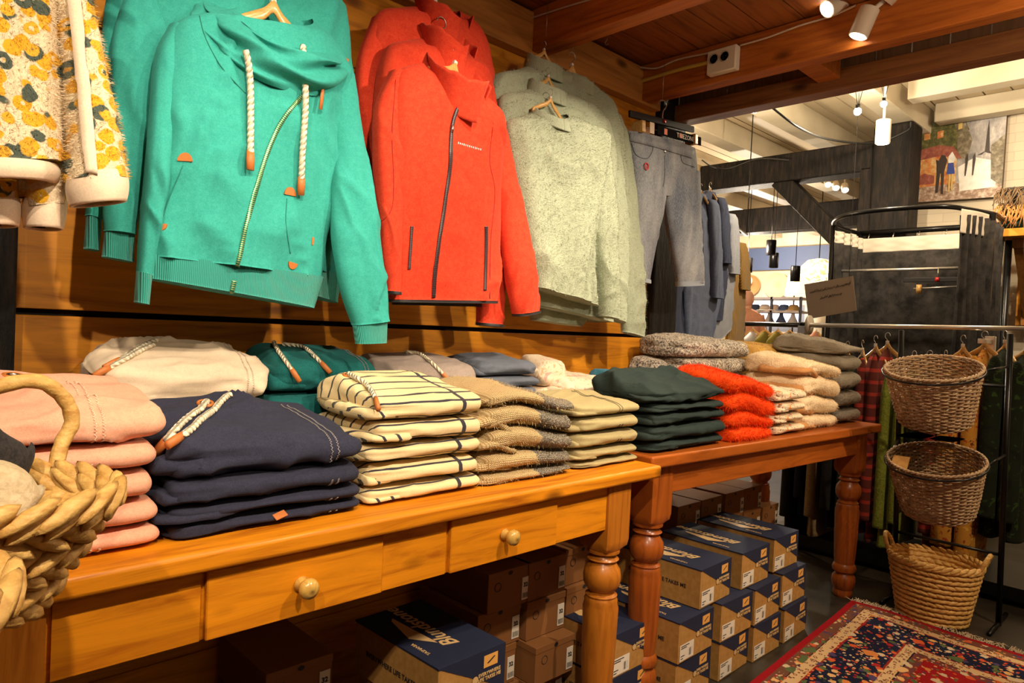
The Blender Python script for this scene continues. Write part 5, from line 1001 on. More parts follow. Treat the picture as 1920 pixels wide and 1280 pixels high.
# ================= knitwear hanging past the end of the panelling =================
mBM = fabric('blue_marl', (.14, .17, .26), (.08, .10, .17), 200, bs=.8, bd=.002); mNv = fabric('ink_navy', (.045, .055, .10), (.025, .03, .06), 200); mGB = fabric('grey_blue_knit', (.36, .37, .42), (.26, .27, .32), 200, bs=.8, bd=.002); mMu = rib('mustard_rib', (.42, .22, .03), (.20, .10, .012), 420)
RN = thing('hanging_rod', 'black rod holding the blue and mustard knitwear', 'rod', (3.2, 2.0, 1.9)); a_, b_ = at(1255, 330, Y=1.80), at(1400, 440, Y=2.62); MB().tube([a_, b_], .010, 10).build('steel_rod', mBlack, RN); MB().tube([a_, (a_[0], a_[1], 2.98)], .004, 6).build('drop_wire', mBlack, RN); MB().tube([b_, (b_[0], b_[1], 2.98)], .004, 6).build('drop_wire', mBlack, RN)
def knit_side(lab, Y, L, R, mat, seed, cat='sweater', D=.035, group=None):
    pl = Plane(Y, L[0][0], 500, 20); r = thing('knitted_sweater', lab, cat, pl.at(L[-1][0]+15, L[-1][1]), group); panel(pl, L, R, [.02, D, D, D*.9], seed, amp=.006, ridge=.008, fr=1.2).build('knitted_body', mat, r)
    q = [( (L[i][0]*.35+R[i][0]*.65), L[i][1]+12) for i in range(len(L)-1)]; panel(pl, [(x-7, y) for x, y in q], [(x+9, y+3) for x, y in q], [.02, .03, .03], seed+1, off=D+.01, amp=.004, ridge=.006).build('sleeve', mat, r); hang(pl.at((L[0][0]+R[0][0])/2, L[0][1]-4), 1.0, 'hanger of the '+lab.split(',')[0], scale=.8)
knit_side('mustard ribbed cardigan, rightmost of the hanging knitwear', 2.5, [(1372, 442), (1366, 470), (1366, 530), (1362, 640)], [(1378, 442), (1388, 470), (1394, 530), (1392, 640)], mMu, 204)
knit_side('pale grey blue sweater, left of the mustard cardigan', 2.3, [(1345, 388), (1336, 410), (1334, 500), (1334, 645)], [(1360, 390), (1372, 425), (1378, 500), (1371, 610)], mGB, 203)
knit_side('ink navy sweater between two paler ones', 2.15, [(1325, 358), (1314, 385), (1312, 480), (1312, 600)], [(1338, 362), (1352, 400), (1364, 480), (1350, 600)], mNv, 202)
knit_side('blue marl sweater, nearest the jeans', 2.0, [(1308, 362), (1296, 390), (1290, 500), (1284, 545), (1288, 650)], [(1320, 366), (1336, 410), (1346, 500), (1350, 545), (1332, 640)], mBM, 201)
knit_side('black navy cardigan behind the jeans', 1.92, [(1268, 380), (1260, 410), (1258, 500), (1256, 640)], [(1282, 384), (1300, 420), (1300, 500), (1298, 640)], mNv, 205)
# ================= fitting room =================
XC = 5.0; mCur = fabric('black_velvet', (.020, .018, .017), (.012, .011, .010), 60, sheen=.15, bs=.3); f = noise(mCur, coords(mCur), 9, 5, .7); setc(mCur, ramp(mCur, f, [(.35, (.012, .011, .011)), (.75, (.065, .055, .048))])); mBandW = new_mat('white_header_tape', (.60, .52, .42), .8)
FR = thing('fitting_room', 'round black fitting room frame with velvet curtains below the painting', 'fitting room', (5.2, 1.3, 0))
XB = 5.55; bl_, br_ = at(1612, 440, X=XB), at(1797, 424, X=XB); zt = (bl_[2]+br_[2])/2
yl, yr = bl_[1], at(1870, 420, X=5.2)[1]; cy = (yl+yr)/2; Rr = (yl-yr)/2
th = np.linspace(-.06*PI, 1.06*PI, 60); arc = np.stack([5.2-.78*np.sin(th)*.95, cy+Rr*1.05*np.cos(th), np.full(60, zt)], 1)
fl = at(1562, 420, X=4.95)
MB().tube(resamp([(XB, yl, zt), (5.25, yl+.02, zt), (5.05, yl+.0, zt), (4.80, yl-.12, zt), (4.66, cy+.18, zt), (4.62, cy-.05, zt), (4.68, cy-.30, zt), (4.85, yr+.08, zt), (5.1, yr, zt), (5.3, yr, zt), (XB, yr, zt)], 90), .015, 12).build('ring_rail', mBlack, FR)
MB().tube([(XB, yl, zt), (XB, yr, zt)], .020, 10).build('back_bar', mBlack, FR)
for x, y in ((XB, yl), (XB, yr), (5.05, yl+.0), (5.05, yr)): MB().tube([(x, y, 0), (x, y, zt)], .022, 10).build('post', mBlack, FR)
def curtain(path, z0, z1, mat, nm, amp, waves, cat=None, band_=None):
    q = resamp(path, 160); d = np.gradient(q, axis=0); d /= np.linalg.norm(d, axis=1)[:, None]+1e-9; nn = np.stack([-d[:, 1], d[:, 0]], 1); s = np.linspace(0, 1, 160); w_ = amp*np.sin(s*waves*2*PI)
    zz = np.linspace(z0, z1, 14); P = np.stack([np.stack([q[:, 0]+nn[:, 0]*w_*(1+.3*math.sin(k)), q[:, 1]+nn[:, 1]*w_*(1+.3*math.sin(k)), np.full(160, z)], 1) for k, z in enumerate(zz)])
    o = MB().grid(P).build(nm, mat, FR); sm = o.modifiers.new('thickness', 'SOLIDIFY'); sm.thickness = .004; return o
zb1 = at(1700, 470, X=XB-.06)[2]
curtain([(XB-.05, yl-.02), (XB-.05, cy), (XB-.05, yr+.04)], .1, zb1, mCur, 'back_curtain', .006, 5); curtain([(XB-.05, yl-.02), (XB-.05, cy), (XB-.05, yr+.04)], zb1, zt-.05, mBandW, 'header_tape', .005, 5)
curtain([(5.0, yl-.03), (5.25, yl-.05), (XB-.06, yl-.04)], .1, zb1+.02, mCur, 'side_curtain', .012, 4); curtain([(5.0, yl-.03), (5.25, yl-.05), (XB-.06, yl-.04)], zb1+.02, zt-.05, mBandW, 'header_tape', .012, 4)
gp = [tuple(at(px, 500, X=x)[:2]) for px, x in ((1799, 4.72), (1822, 4.82), (1850, 5.0), (1868, 5.3), (1872, 5.45))]
curtain(gp, .08, zt-.05, mCur, 'gathered_curtain', .022, 9)
curtain([(x-.03, y) for x, y in gp[:3]], zt-.16, zt-.02, mBandW, 'header_tape', .004, 1)
for i in range(5): y = yl-.08-(yl-yr-.1)*i/5; MB().tube([(XB-.05, y, zt-.05), (XB-.03, y, zt-.015)], .004, 5).build('curtain_hook', mSteel, FR)
zr = at(1700, 505, X=5.1)[2]; MB().tube([(5.1, yl, zr), (5.1, yr+.12, zr)], .010, 8).build('inner_rod', mChrome, FR)
CH = thing('clip_hanger', 'black clip hanger hanging on the rod inside the fitting room', 'hanger', at(1758, 540, X=5.08)); p = at(1758, 524, X=5.08); MB().box(p, (.012, .40, .030)).build('bar', mBlkT, CH, bev=.003); MB().tube([at(1713, 541, X=5.08), at(1797, 537, X=5.08)], .005, 6).build('clip_rod', mChrome, CH); MB().tube([p, p+np.array([0, 0, .07])], .003, 6).build('hook', mSteel, CH); MB().box(at(1723, 542, X=5.07), (.012, .03, .06)).build('clip', mHang, CH); MB().box(p-[.01, 0, 0], (.006, .022, .028)).build('size_tag', mRedT, CH)
PP = at(1556, 556, X=4.3); v0, v1, v2, v3 = at(1508, 533, X=4.3), at(1599, 517, X=4.27), at(1606, 582, X=4.27), at(1516, 598, X=4.3)
PS = thing('paper_notice', 'tilted handwritten paper notice hanging in front of the fitting room', 'sign', PP); mb = MB(); mb.add([v0, v1, v2, v3]+[x+np.array([.003, 0, 0]) for x in (v0, v1, v2, v3)], [(3, 2, 1, 0), (4, 5, 6, 7), (0, 1, 5, 4), (1, 2, 6, 5), (2, 3, 7, 6), (3, 0, 4, 7)]); mPap = new_mat('grey_paper', (.42, .33, .25), .7); pg = mb.build('sheet', mPap, PS, smooth=False)
ey_ = (v1-v0)/np.linalg.norm(v1-v0); ez_ = (v0-v3)/np.linalg.norm(v0-v3); mb = MB(); rg = random.Random(9)
for row, (a, b) in enumerate(((.10, .95), (.30, .75))):
    x = a
    while x < b: w_ = rg.uniform(.01, .03); c_ = v3+(v2-v3)*x+ez_*((.72-.22*row)*np.linalg.norm(v0-v3)+rg.uniform(-.004, .004))-np.array([.002, 0, 0]); mb.tube([c_, c_+ez_*rg.uniform(.006, .018)+ey_*w_*.3], .0012, 3); x += w_
mb.build('handwriting', mInk, PS); MB().tube([at(1592, 518, X=4.27), at(1594, 470, X=4.28), (4.28, at(1594, 470, X=4.28)[1], 2.98)], .0015, 4).build('string', mInk, PS)
# ================= painting =================
XP = XF-.012; c = [at(1711, 381, X=XF-.02), at(1879, 369.5, X=XF-.02), at(1890, 211, X=XF-.02), at(1717.5, 236, X=XF-.02)]
PT = thing('street_painting', 'painting of a couple and a tower in a rainy street on the white wall', 'painting', c[0]); c = np.array(c)
def pp(u, v, d=0): p = (c[0]*(1-u)+c[1]*u)*(1-v)+(c[3]*(1-u)+c[2]*u)*v; return p-np.array([.032+d, 0, 0])
mb = MB(); b4 = [pp(0, 0), pp(1, 0), pp(1, 1), pp(0, 1)]; mb.add(b4+[x+np.array([.045, 0, 0]) for x in b4], [(3, 2, 1, 0), (4, 5, 6, 7), (0, 1, 5, 4), (1, 2, 6, 5), (2, 3, 7, 6), (3, 0, 4, 7)]); mEdge = new_mat('canvas_edge', (.10, .065, .04), .7)
mCv = new_mat('rain_grey_paint', (.45, .42, .40), .5); f = noise(mCv, coords(mCv, (1, 1, .5)), 14, 5, .7); setc(mCv, ramp(mCv, f, [(.3, (.16, .15, .15)), (.55, (.42, .38, .36)), (.75, (.75, .68, .60))])); cv = mb.build('canvas', [mCv, mEdge], PT, smooth=False)
for i, p_ in enumerate(cv.data.polygons): p_.material_index = 0 if i in (0,) else 1
def paint(name, cols, sc=30):
    m = new_mat(name, cols[0], .5); f = noise(m, coords(m), sc, 4, .7); setc(m, ramp(m, f, [(.32, cols[1]), (.5, cols[0]), (.68, cols[2])])); return m
mPG = paint('olive_paint', [(.10, .10, .03), (.05, .05, .015), (.22, .18, .06)]); mPR = paint('brick_red_paint', [(.32, .09, .06), (.22, .05, .04), (.45, .16, .10)]); mPO = paint('cafe_paint', [(.62, .28, .08), (.55, .08, .03), (.80, .62, .32)], 22); mPW = paint('bright_paint', [(.88, .85, .78), (.70, .66, .60), (.95, .93, .88)], 10); mPB = new_mat('dark_brown_paint', (.05, .035, .03), .5); mPBl = new_mat('blue_paint', (.05, .08, .35), .5); mPY = new_mat('yellow_paint', (.70, .50, .16), .5); mPGr = paint('house_paint', [(.20, .16, .10), (.10, .08, .05), (.38, .33, .24)], 26)
lay = [0]
def patch(pts, mat, nm): lay[0] += 1; return MB().poly([pp(u, v, .0006+lay[0]*.00035) for u, v in pts][::-1]).build(nm, mat, cv, smooth=False)
patch([(0, 0), (1, 0), (1, .16), (.55, .2), (0, .2)], paint('wet_paving', [(.40, .26, .18), (.18, .10, .07), (.72, .62, .52)], 30), 'wet_street'); patch([(.55, .1), (.93, .12), (.95, .42), (.70, .5), (.52, .40)], mPW, 'bright_glow')
patch([(0, .60), (.5, .6), (.56, .68), (.62, .85), (.56, 1), (0, 1)], mPG, 'dark_foliage'); patch([(.50, .5), (.62, .5), (.66, .72), (.56, .98), (.44, .98), (.5, .8)], mPGr, 'gabled_house'); patch([(0, .18), (.5, .2), (.5, .55), (0, .58)], mPO, 'cafe_front')
patch([(0, .52), (.30, .56), (.56, .50), (.46, .66), (.28, .70), (.06, .66), (0, .62)], mPR, 'red_awning'); patch([(.88, .22), (1, .12), (1, .74), (.86, .62)], mPGr, 'right_house')
patch([(.72, .52), (.80, .56), (.815, .82), (.825, .93), (.835, .82), (.85, .56), (.875, .52), (.84, .53), (.80, .55), (.77, .52)], mPB, 'lattice_tower')
for u in (.12, .27): patch([(u, .78), (u+.07, .79), (u+.07, .88), (u, .87)], mPO, 'lit_window')
patch([(.50, .86), (.545, .87), (.545, .98), (.50, .97)], mPY, 'hotel_sign'); patch([(.06, .22), (.26, .22), (.26, .32), (.14, .36), (.06, .31)], mPR, 'flowers')
patch([(.28, .10), (.31, .10), (.325, .34), (.335, .34), (.345, .08), (.37, .08), (.37, .36), (.40, .50), (.37, .56), (.33, .57), (.30, .50), (.27, .52), (.28, .46), (.285, .34)], mPB, 'man_figure'); patch([(.40, .32), (.49, .32), (.47, .46), (.41, .46)], mPBl, 'blue_dress'); patch([(.41, .46), (.47, .46), (.49, .52), (.45, .60), (.41, .54)], mPW, 'light_top'); patch([(.425, .10), (.44, .10), (.445, .32), (.425, .32)], mPY, 'left_leg'); patch([(.455, .12), (.47, .12), (.475, .32), (.455, .32)], mPY, 'right_leg')
for u in (.60, .68): patch([(u, .28), (u+.012, .28), (u+.03, .48), (u+.02, .56), (u, .50)], mPB, 'distant_figure')
# ================= wall shelf with blankets (right edge) =================
XS = 5.35; s0, s1 = at(1868, 436, X=XS), at(1960, 436, X=XS)
SH = thing('wall_shelf', 'orange pine wall shelf on a bracket at the right edge', 'shelf', s0); mShelf = wood('orange_pine', (.62, .26, .03), (.42, .14, .01), 1, .45)
MB().bx(XS-.02, XF-.12, s1[1], s0[1], s0[2]-.03, s0[2]+.02).build('board', mShelf, SH, smooth=False, bev=.003)
zb_ = at(1880, 540, X=XF-.3)[2]; yb = s0[1]-.10; mb = MB(); mb.bx(XF-.17, XF-.12, yb-.04, yb+.04, zb_-.25, s0[2]-.03); mb.bx(XS+.1, XF-.12, yb-.03, yb+.03, s0[2]-.09, s0[2]-.03); d_ = np.array([XF-.14-(XS+.15), 0, (zb_-.2)-(s0[2]-.08)]); L_ = np.linalg.norm(d_); mb.box(((XF-.14+XS+.15)/2, yb, (zb_-.2+s0[2]-.08)/2), (L_, .05, .05), rot=np.array(Matrix.Rotation(math.atan2(-d_[2], d_[0]), 3, 'Y'))); mb.build('bracket', wood('bracket_pine', (.34, .14, .03), (.22, .08, .015), 2, .5), SH, smooth=False)
MB().bx(XF-.12, XF-.001, s1[1], s0[1]-.02, zb_-.25, s0[2]+.01).build('back_board', mShelf, SH, smooth=False)
mPlB = stripe_mat('plaid_blanket', (.10, .065, .04), (.28, .17, .08), .05, .35, None); mFrO = new_mat('ochre_fringe', (.48, .20, .05), .9)
bt = at(1886, 345, X=XS)[2]; z0_ = s0[2]+.022; names = ('teal plaid blanket, lowest on the wall shelf', 'ochre fringed blanket in the middle of the shelf pile', 'dark plaid blanket, topmost on the wall shelf')
for i in range(3):
    za, zb2 = z0_+(bt-z0_)*i/3, z0_+(bt-z0_)*(i+1)/3; P, uv = fold_grid(s1[1]+.02, s0[1]+.0, XS+.02, .5, za+.002, zb2-.002, 60+i, wr=.012, ridge=.01, nx=40, nt=50); P = P[..., [1, 0, 2]][::-1]
    r = thing('folded_blanket', names[i], 'blanket', (XS+.2, (s0[1]+s1[1])/2, za), 'blankets on the wall shelf'); MB().grid(P, cv=True, cap=True, uv=uv).build('woven_wool', [fabric('teal_wool', (.02, .07, .08), None, 100), mPlB, fabric('brown_grey_wool', (.07, .06, .05), (.03, .025, .02), 100)][i], r)
    if i: 
        mb = MB(); rg = random.Random(i)
        for k in range(70): y = s0[1]-rg.uniform(0, .22); z = za+rg.uniform(.2, .8)*(zb2-za); mb.tube([(XS+.02, y, z), (XS-.01, y+rg.uniform(-.02, .03), z-.02), (XS-.012, y+rg.uniform(-.03, .05), z-rg.uniform(.06, .13))], [.004, .004, .002], 5)
        tag(mb.build('fringe', mFrO if i == 1 else mPlB, r), kind='stuff')
# ================= ceiling things =================
mLampW = new_mat('white_lacquer', (.72, .60, .45), .4); mGlow = new_mat('lit_lens', (1, .9, .7), .5); b = mGlow.node_tree.nodes['Principled BSDF']; b.inputs['Emission Color'].default_value = (1, .85, .62, 1); b.inputs['Emission Strength'].default_value = 14
def spotlamp(label, p, d, L=.085, r=.030, cat='spotlight', mount=None, nm='spotlight'):
    o = thing(nm, label, cat, p); p = np.array(p, float); d = np.array(d, float); d /= np.linalg.norm(d)
    MB().tube([p-d*L*.5, p-d*L*.48, p+d*L*.49, p+d*L*.5], [r*.9, r, r, r*.97], 28).build('housing', mLampW, o, ang=40); l = MB().tube([p+d*L*.5, p+d*(L*.5+.002)], [r*.84, r*.80], 24).build('lens', mGlow, o)
    if mount is not None: MB().tube([p-d*L*.3, mount], .008, 8).build('arm', mLampW, o)
    return o
s1_, s2_ = at(1568, 6, X=2.31), at(1620, 42, X=2.31)
spotlamp('white cylindrical spotlight on the beam, pointing left', s1_, (-.6, .35, -.5), mount=(2.33, s1_[1]-.04, s1_[2]+.05)); spotlamp('white cylindrical spotlight on the beam, pointing down', s2_, (-.12, .30, -.9), .09, mount=(2.33, s2_[1]-.05, s2_[2]+.06)); tag(MB().tube([(2.325, s2_[1]-.05, s2_[2]+.06), (2.325, s2_[1]-.12, s2_[2]+.13)], .032, 20).build('lamp_bracket', mLampW), 'white joint of the two beam spotlights', 'bracket')
def cable(pts, r, mat, label, cat='cable', X=None, Z=None, nm='cable'):
    P = [at(x, y, X=xx) for x, y, xx in pts]; return tag(MB().tube(resamp(P, 60), r, 6).build(nm, mat), label, cat)
mCab = new_mat('white_cable', (.60, .45, .32), .5); mCabB = new_mat('black_cable', (.02, .018, .016), .5)
cable([(1127, 152, 2.31), (1160, 133, 2.31), (1190, 126, 2.31), (1230, 128, 2.32), (1270, 112, 2.325), (1330, 99, 2.325)], .0035, mCab, 'white cable from the junction box to the double socket'); cable([(1388, 85, 2.325), (1440, 70, 2.325), (1500, 48, 2.325), (1560, 30, 2.325), (1605, 10, 2.31)], .0035, mCab, 'white cable from the double socket to the spotlights')
cable([(918, 66, 1.683), (980, 40, 1.683), (1045, 18, 1.683), (1110, -2, 1.683)], .003, mCab, 'white cable clipped along the nearer beam')
cable([(1150, 166, 2.325), (1200, 153, 2.325), (1268, 132, 2.325), (1332, 116, 2.325)], .008, new_mat('yellow_conduit', (.58, .38, .06), .5), 'yellow conduit below the double socket', nm='conduit')
p = at(1183, 146, X=2.32); tag(MB().lathe([(0, 0), (.028, 0), (.028, -.022), (.022, -.028), (0, -.028)], 28, axis=0, c=tuple(p)).build('junction_box', mLampW), 'round white junction box on the beam', 'junction box')
A_, B_ = at(1334, 98, X=2.33), at(1386, 130, X=2.33); SK = thing('double_socket', 'white double wall socket on the beam', 'socket', (A_+B_)/2); MB().bx(2.300, 2.334, B_[1], A_[1], B_[2]-.004, A_[2]-.006).build('cover', mLampW, SK, bev=.005)
for f_ in (.25, .62): q = (2.2985, A_[1]+(B_[1]-A_[1])*f_, (A_[2]+B_[2])/2+.004); s = MB().lathe([(0, 0), (.016, 0), (.017, -.002), (.019, -.002), (.019, 0)], 24, axis=0, c=q).build('socket_face', new_mat('socket_shade', (.35, .26, .18), .5), SK); MB().blob((q[0]-.001, q[1]-.006, q[2]), (.002, .002, .002), None, 6, 4).blob((q[0]-.001, q[1]+.006, q[2]), (.002, .002, .002), None, 6, 4).build('pin_holes', mInk, s)
def hook_(px, py, X, lab): p = at(px, py, X=X); th = np.linspace(-.2, PI*1.3, 14); tag(MB().tube([(p[0], p[1], 2.243), (p[0], p[1], p[2]+.012)]+[(p[0], p[1]+.008*math.sin(t), p[2]+.008*math.cos(t)) for t in th[1:]], .0015, 5).build('ceiling_hook', mSteel), lab, 'hook')
hook_(1138, 80, 2.0, 'small screw hook in the plank ceiling between the beams'); 
# far lights
mGlowB = new_mat('bright_bulb', (1, .95, .85), .5); b = mGlowB.node_tree.nodes['Principled BSDF']; b.inputs['Emission Color'].default_value = (1, .92, .78, 1); b.inputs['Emission Strength'].default_value = 60
def bulb(px, py, X, r, lab, wires=()):
    p = at(px, py, X=X); o = thing('halogen_bulb', lab, 'lamp', p); MB().blob(p, (r, r, r), None, 14, 9).build('glass_bulb', mGlowB, o); MB().tube([p+[0, 0, r*.7], p+[0, 0, r*2]], r*.6, 10).build('socket', mBlack, o)
    for dy in (-.09, .07): MB().tube([p+[0, 0, r], (p[0], p[1]+dy, 2.98)], .002, 4).build('wire', mBlack, o)
bulb(1608, 209, 4.4, .022, 'brightest halogen bulb hanging on wires over the fitting room', ()); bulb(1657, 195, 4.4, .018, 'second halogen bulb hanging on wires right of the brightest', ())
p = at(1656, 247, X=4.8); spotlamp('white downward spotlight in front of the black post', p, (0, 0, -1), .15, .045, mount=p+np.array([0, 0, .45])); p = at(1414, 200, X=3.6); spotlamp('small white spotlight on the cream ceiling joist', p, (.2, .3, -.8), .06, .02, mount=p+np.array([0, 0, .25]))
for i, (x, y) in enumerate(((1552, 342), (1567, 348), (1584, 352))): p = at(x, y, X=7.0); spotlamp('small lit spotlight beyond the black beam, %s of three' % ('left', 'middle', 'right')[i], p, (-.5, -.3, -.6), .08, .035, mount=p+np.array([0, 0, .25]))
for i, (x, y, X, y0) in enumerate(((1402, 497, 7.0, 370), (1446, 464, 7.0, 390), (1451, 488, 7.6, 395), (1491, 513, 7.2, 450))):
    p = at(x, y, X=X); o = thing('pendant_lamp', 'black cylinder pendant lamp in the far room, %s' % ('leftmost of four', 'highest of four', 'between the highest and the rightmost', 'rightmost of four')[i], 'pendant lamp', p); h_ = 34/1295*X*.85*.5; MB().lathe([(.0, h_), (.048, h_), (.05, h_*.9), (.05, -h_), (.044, -h_), (.044, h_*.5)], 24, c=tuple(p)).build('shade', mBlack, o); MB().tube([p+[0, 0, h_], (p[0], p[1], 2.98)], .004, 5).build('cord', mBlack, o); MB().lathe([(0, -h_*.6), (.04, -h_*.6), (.04, -h_*.5), (0, -h_*.5)], 20, c=tuple(p)).build('diffuser', mGlow, o)
cable([(1440, 196, 4.0), (1500, 240, 4.2), (1560, 262, 4.8), (1640, 268, 5.5), (1700, 245, 5.6), (1708, 228, 5.6)], .008, mCabB, 'black cable looping under the cream ceiling to the post')
cable([(1316, 300, 5.2), (1335, 312, 5.3), (1365, 316, 5.5), (1420, 298, 5.55), (1480, 300, 5.58)], .006, mCabB, 'thin cable lying along the top of the black beam')
# ================= far room =================
XW = 10.9; mBlueB = new_mat('blue_frieze', (.05, .075, .16), .6); mCool = new_mat('window_glow', (.6, .7, 1), .5); b = mCool.node_tree.nodes['Principled BSDF']; b.inputs['Emission Color'].default_value = (.45, .60, 1, 1); b.inputs['Emission Strength'].default_value = 1.5
q0, q1, q2, q3 = at(1390, 468, X=XW), at(1560, 460, X=XW), at(1560, 503, X=XW), at(1390, 508, X=XW); struct('trim_60', MB().bx(XW-.05, XW, q1[1]-.5, q0[1]+.5, q3[2], q0[2]), mBlueB, smooth=False)
g0, g1 = at(1400, 565, X=XW), at(1500, 612, X=XW); struct('window_1', MB().bx(XW-.03, XW, g1[1], g0[1], g1[2], g0[2]), mCool, smooth=False)
XQ = 9.6; DRK = new_mat('dark_shelf', (.05, .06, .09), .5); u0, u1 = at(1395, 560, X=XQ), at(1498, 615, X=XQ)
SU = thing('display_shelf', 'pale shelf unit with hats in the far room', 'shelf unit', ((XQ), (u0[1]+u1[1])/2, 0)); mPale = new_mat('pale_shelf', (.55, .50, .50), .6)
for py in (558, 583, 609): z = at(1450, py, X=XQ)[2]; MB().bx(XQ, XQ+.35, u1[1], u0[1], z-.02, z+.01).build('shelf_board', mPale, SU, smooth=False)
for y in (u0[1], u1[1], (u0[1]+u1[1])/2): MB().bx(XQ, XQ+.03, y-.015, y+.015, 0, at(1450, 556, X=XQ)[2]).build('upright', DRK, SU, smooth=False)
cols = [((.05, .07, .16), 'navy'), ((.7, .62, .55), 'white'), ((.75, .6, .5), 'cream'), ((.06, .09, .2), 'dark blue'), ((.45, .28, .10), 'straw')]
for i, (cc, nm) in enumerate(cols):
    p = at(1416+i*18, 580, X=XQ+.12); m = new_mat('hat_'+nm.replace(' ', '_'), cc, .8); tag(MB().lathe([(0, .09), (.05, .085), (.075, .05), (.08, .01), (.13, .005), (.13, 0), (0, 0)], 24, c=(p[0], p[1], at(1450, 583, X=XQ)[2]+.012)).build('brimmed_hat', m), '%s brimmed hat on the upper shelf of the far display' % nm, 'hat')
for i in range(4):
    p = at(1420+i*22, 608, X=XQ+.12); tag(MB().lathe([(0, .19), (.02, .18), (.03, .12), (.09, 0), (0, 0)], 16, c=(p[0], p[1], at(1450, 609, X=XQ)[2]+.012)).build('display_cone', mPale if i % 2 else mBlueB), 'small cone ornament, %s on the lower shelf of the far display' % ('first', 'second', 'third', 'fourth')[i], 'ornament')
mStraw = new_mat('woven_straw', (.50, .24, .09), .7); mGold = new_mat('straw_plate', (.75, .50, .24), .6); mLampS = new_mat('lit_shade', (1, .8, .5), .6); b = mLampS.node_tree.nodes['Principled BSDF']; b.inputs['Emission Color'].default_value = (1, .72, .38, 1); b.inputs['Emission Strength'].default_value = 1.6
def plate(px, py, r, X, mat, lab, cat='wall basket', nm='straw_plate', dish=.06): p = at(px, py, X=X); return tag(MB().lathe([(0, 0), (r*.5, -.005), (r*.9, -dish*.6), (r, -dish), (r*1.02, -dish), (r*.95, -dish*.3), (r*.5, .02), (0, .025)], 40, axis=0, c=tuple(p)).build(nm, mat), lab, cat)
plate(1410, 535, .17, 10.974, mStraw, 'woven brown plate on the far wall, left one'); plate(1458, 535, .21, 10.974, mGold, 'large round straw plate on the far wall'); plate(1403, 527, .09, 10.90, mPW, 'small white plate in front of the woven brown one')
p = at(1490, 535, X=10.3); o = thing('table_lamp', 'lit amber lampshade in the far room', 'lamp', p); MB().lathe([(.10, .15), (.14, -.16), (.135, -.16), (.095, .15)], 28, c=tuple(p)).build('lamp_shade', mLampS, o); MB().tube([p-[0, 0, .15], (p[0], p[1], .9)], .012, 8).build('stem', mBlack, o); MB().lathe([(0, 0), (.08, 0), (.08, .02), (0, .02)], 20, c=(p[0], p[1], .88)).build('foot', mBlack, o)
tag(MB().bx(p[0]-.25, p[0]+.25, p[1]-.3, p[1]+.3, 0, .88).build('display_plinth', mPale, smooth=False, bev=.01), 'pale plinth under the amber lamp in the far room', 'plinth')
p = at(1535, 506, X=8.0); o = thing('rattan_pendant', 'glowing openwork rattan pendant lamp beside the black curtain', 'pendant lamp', p); mRat = new_mat('lit_rattan', (.9, .7, .45), .6); b = mRat.node_tree.nodes['Principled BSDF']; fz = noise(mRat, coords(mRat), 22, 3, .7); mRat.node_tree.links.new(ramp(mRat, fz, [(.42, (.35, .15, .04)), (.55, (1, .8, .5))]), b.inputs['Emission Color']); b.inputs['Emission Strength'].default_value = 2.2; MB().lathe([(.03, .13), (.12, .11), (.20, .03), (.20, -.05), (.12, -.13), (.03, -.15)], 36, c=tuple(p)).build('openwork_shade', mRat, o); MB().tube([p+[0, 0, .12], (p[0], p[1], 2.98)], .006, 5).build('cord', mBlack, o)
# person seen from behind, far room
p = at(1402, 560, X=8.6); PS_ = thing('person', 'bald person in a peach top seen from behind, left of the display shelf', 'person', (p[0], p[1], 0)); mSkin = new_mat('skin', (.62, .30, .18), .6); mPeach = fabric('peach_jersey', (.62, .28, .16), None, 200)
hd = MB(); z0 = p[2]; hd.blob((p[0], p[1], z0), (.095, .078, .115), None, 20, 14); hd.blob((p[0], p[1]+.078, z0-.01), (.018, .010, .03), None, 8, 6); hd.blob((p[0], p[1]-.078, z0-.01), (.018, .010, .03), None, 8, 6); hd.blob((p[0]-.098, p[1], z0-.02), (.022, .014, .02), None, 8, 6); hd.tube([(p[0], p[1], z0-.06), (p[0], p[1], z0-.19)], [.05, .058], 16)
th = np.linspace(0, 2*PI, 32, endpoint=False); rings = [(z0-.13, .06, .06), (z0-.16, .09, .12), (z0-.20, .11, .19), (z0-.28, .12, .22), (z0-.45, .12, .19), (z0-.62, .11, .16), (z0-.78, .13, .19), (z0-.9, .13, .18)]
body = MB().grid(np.array([np.stack([p[0]+a*np.cos(th), p[1]+b_*np.sin(th), np.full(32, z)], 1) for z, a, b_ in rings]), cv=True, cap=True)
for s in (-1, 1):
    body.tube(resamp([(p[0], p[1]+s*.18, z0-.22), (p[0]+.01, p[1]+s*.235, z0-.45), (p[0]-.08, p[1]+s*.22, z0-.70)], 14), np.linspace(.055, .035, 14), 12); hd.tube(resamp([(p[0], p[1]+s*.09, z0-.85), (p[0], p[1]+s*.10, .48), (p[0]+.01, p[1]+s*.10, .05)], 14), np.linspace(.085, .045, 14), 12); hd.blob((p[0]-.05, p[1]+s*.10, .035), (.12, .045, .035), None, 12, 8)
    h0 = np.array([p[0]-.085, p[1]+s*.218, z0-.72]); hd.blob(h0+[-.02, 0, -.03], (.04, .018, .045), None, 10, 7)
    for k in range(4): hd.tube([h0+[-.045+.018*k, 0, -.06], h0+[-.05+.018*k, -.004*s, -.10], h0+[-.048+.018*k, -.02*s, -.125+abs(k-1.5)*.006]], [.009, .008, .006], 8)
    hd.tube([h0+[-.05, 0, -.02], h0+[-.075, -.01*s, -.05], h0+[-.08, -.015*s, -.075]], [.010, .009, .007], 8)
hd.build('body', mSkin, PS_); body.build('peach_top', mPeach, PS_)
tr = MB()
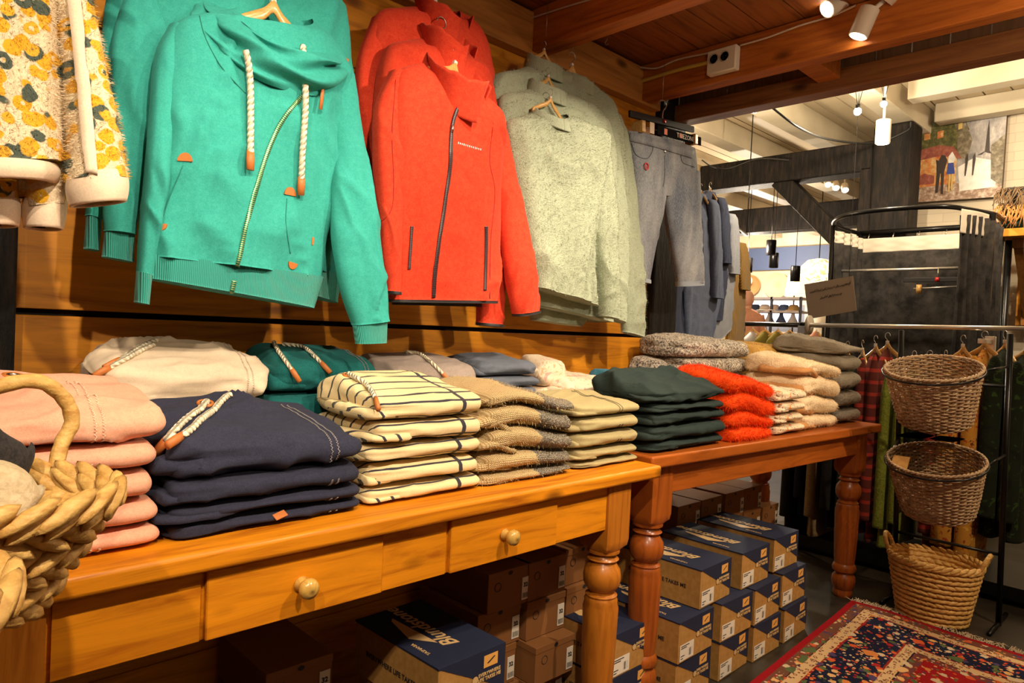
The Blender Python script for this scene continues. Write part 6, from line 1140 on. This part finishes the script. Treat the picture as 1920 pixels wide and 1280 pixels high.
for s in (-1, 1): tr.tube(resamp([(p[0], p[1]+s*.09, z0-.84), (p[0], p[1]+s*.10, .48), (p[0]+.01, p[1]+s*.10, .09)], 14), np.linspace(.10, .065, 14), 14)
tr.build('dark_trousers', mNv, PS_)
# second rail behind the disc
XR2 = 6.6; r = thing('clothes_rail', 'dark rail with wooden hangers left of the size disc', 'clothes rail', (XR2, 3.0, 0)); a_, b_ = at(1395, 607, X=XR2), at(1545, 610, X=XR2); MB().tube([a_, b_], .022, 10).build('rail', mBlack, r)
for q in (a_, b_): MB().tube([q, (q[0], q[1], 0)], .018, 8).build('post', mBlack, r)
mOl = fabric('olive_coat', (.22, .17, .03), None, 100); gl = [(1412, mPale, 'pale blouse'), (1435, mOl, 'olive jacket'), (1458, mOl, 'second olive jacket'), (1480, mTanG, 'rust shirt'), (1505, mStraw, 'brown cardigan'), (1530, mPink, 'salmon shirt')]
for i, (px, m, nm) in enumerate(gl):
    q = at(px, 622, X=XR2); o = thing('hanging_shirt', '%s hanging on the dark far rail' % nm, 'shirt', (q[0], q[1], .5), 'clothes on the far rail'); n, mm = 24, 24; t = np.linspace(0, 1, n); th = np.linspace(0, 2*PI, mm, endpoint=False); W = np.interp(t, [0, .1, .3, 1], [.02, .05, .055, .06]); DD = np.interp(t, [0, .12, .3, 1], [.05, .2, .22, .2]); MB().grid(np.stack([q[0]+DD[:, None]*np.cos(th), q[1]+W[:, None]*np.sin(th), (q[2]-(q[2]-.5)*t)[:, None]+0*W[:, None]*th], -1), cv=True, cap=True).build('cloth_body', m, o)
    dup(HANG0, (q[0], q[1], a_[2]-.04), PI/2, 'wooden hanger of the %s on the dark far rail' % nm, 'hangers on the far rail')
# lights of the far rooms
point('halogen_light', tuple(at(1608, 209, X=4.4)-np.array([0, 0, .05])), 50, (1, .86, .62), .03); spot('far_spot', (4.6, .2, 2.75), (6.1, 1.2, 2.0), 90, (1, .82, .58), 80, .8)
point('far_light', (4.2, 2.9, 2.0), 55, (1, .80, .55), .1); point('far_light', (6.9, 3.6, 2.0), 80, (1, .85, .66), .1); point('far_light', (9.6, 4.9, 2.3), 150, (1, .88, .72), .1); point('far_light', (4.3, .5, 2.5), 30, (1, .8, .55), .08); spot('far_spot', (4.0, .2, 2.7), (5.3, 1.3, 1.4), 45, (1, .82, .58), 60, .8)
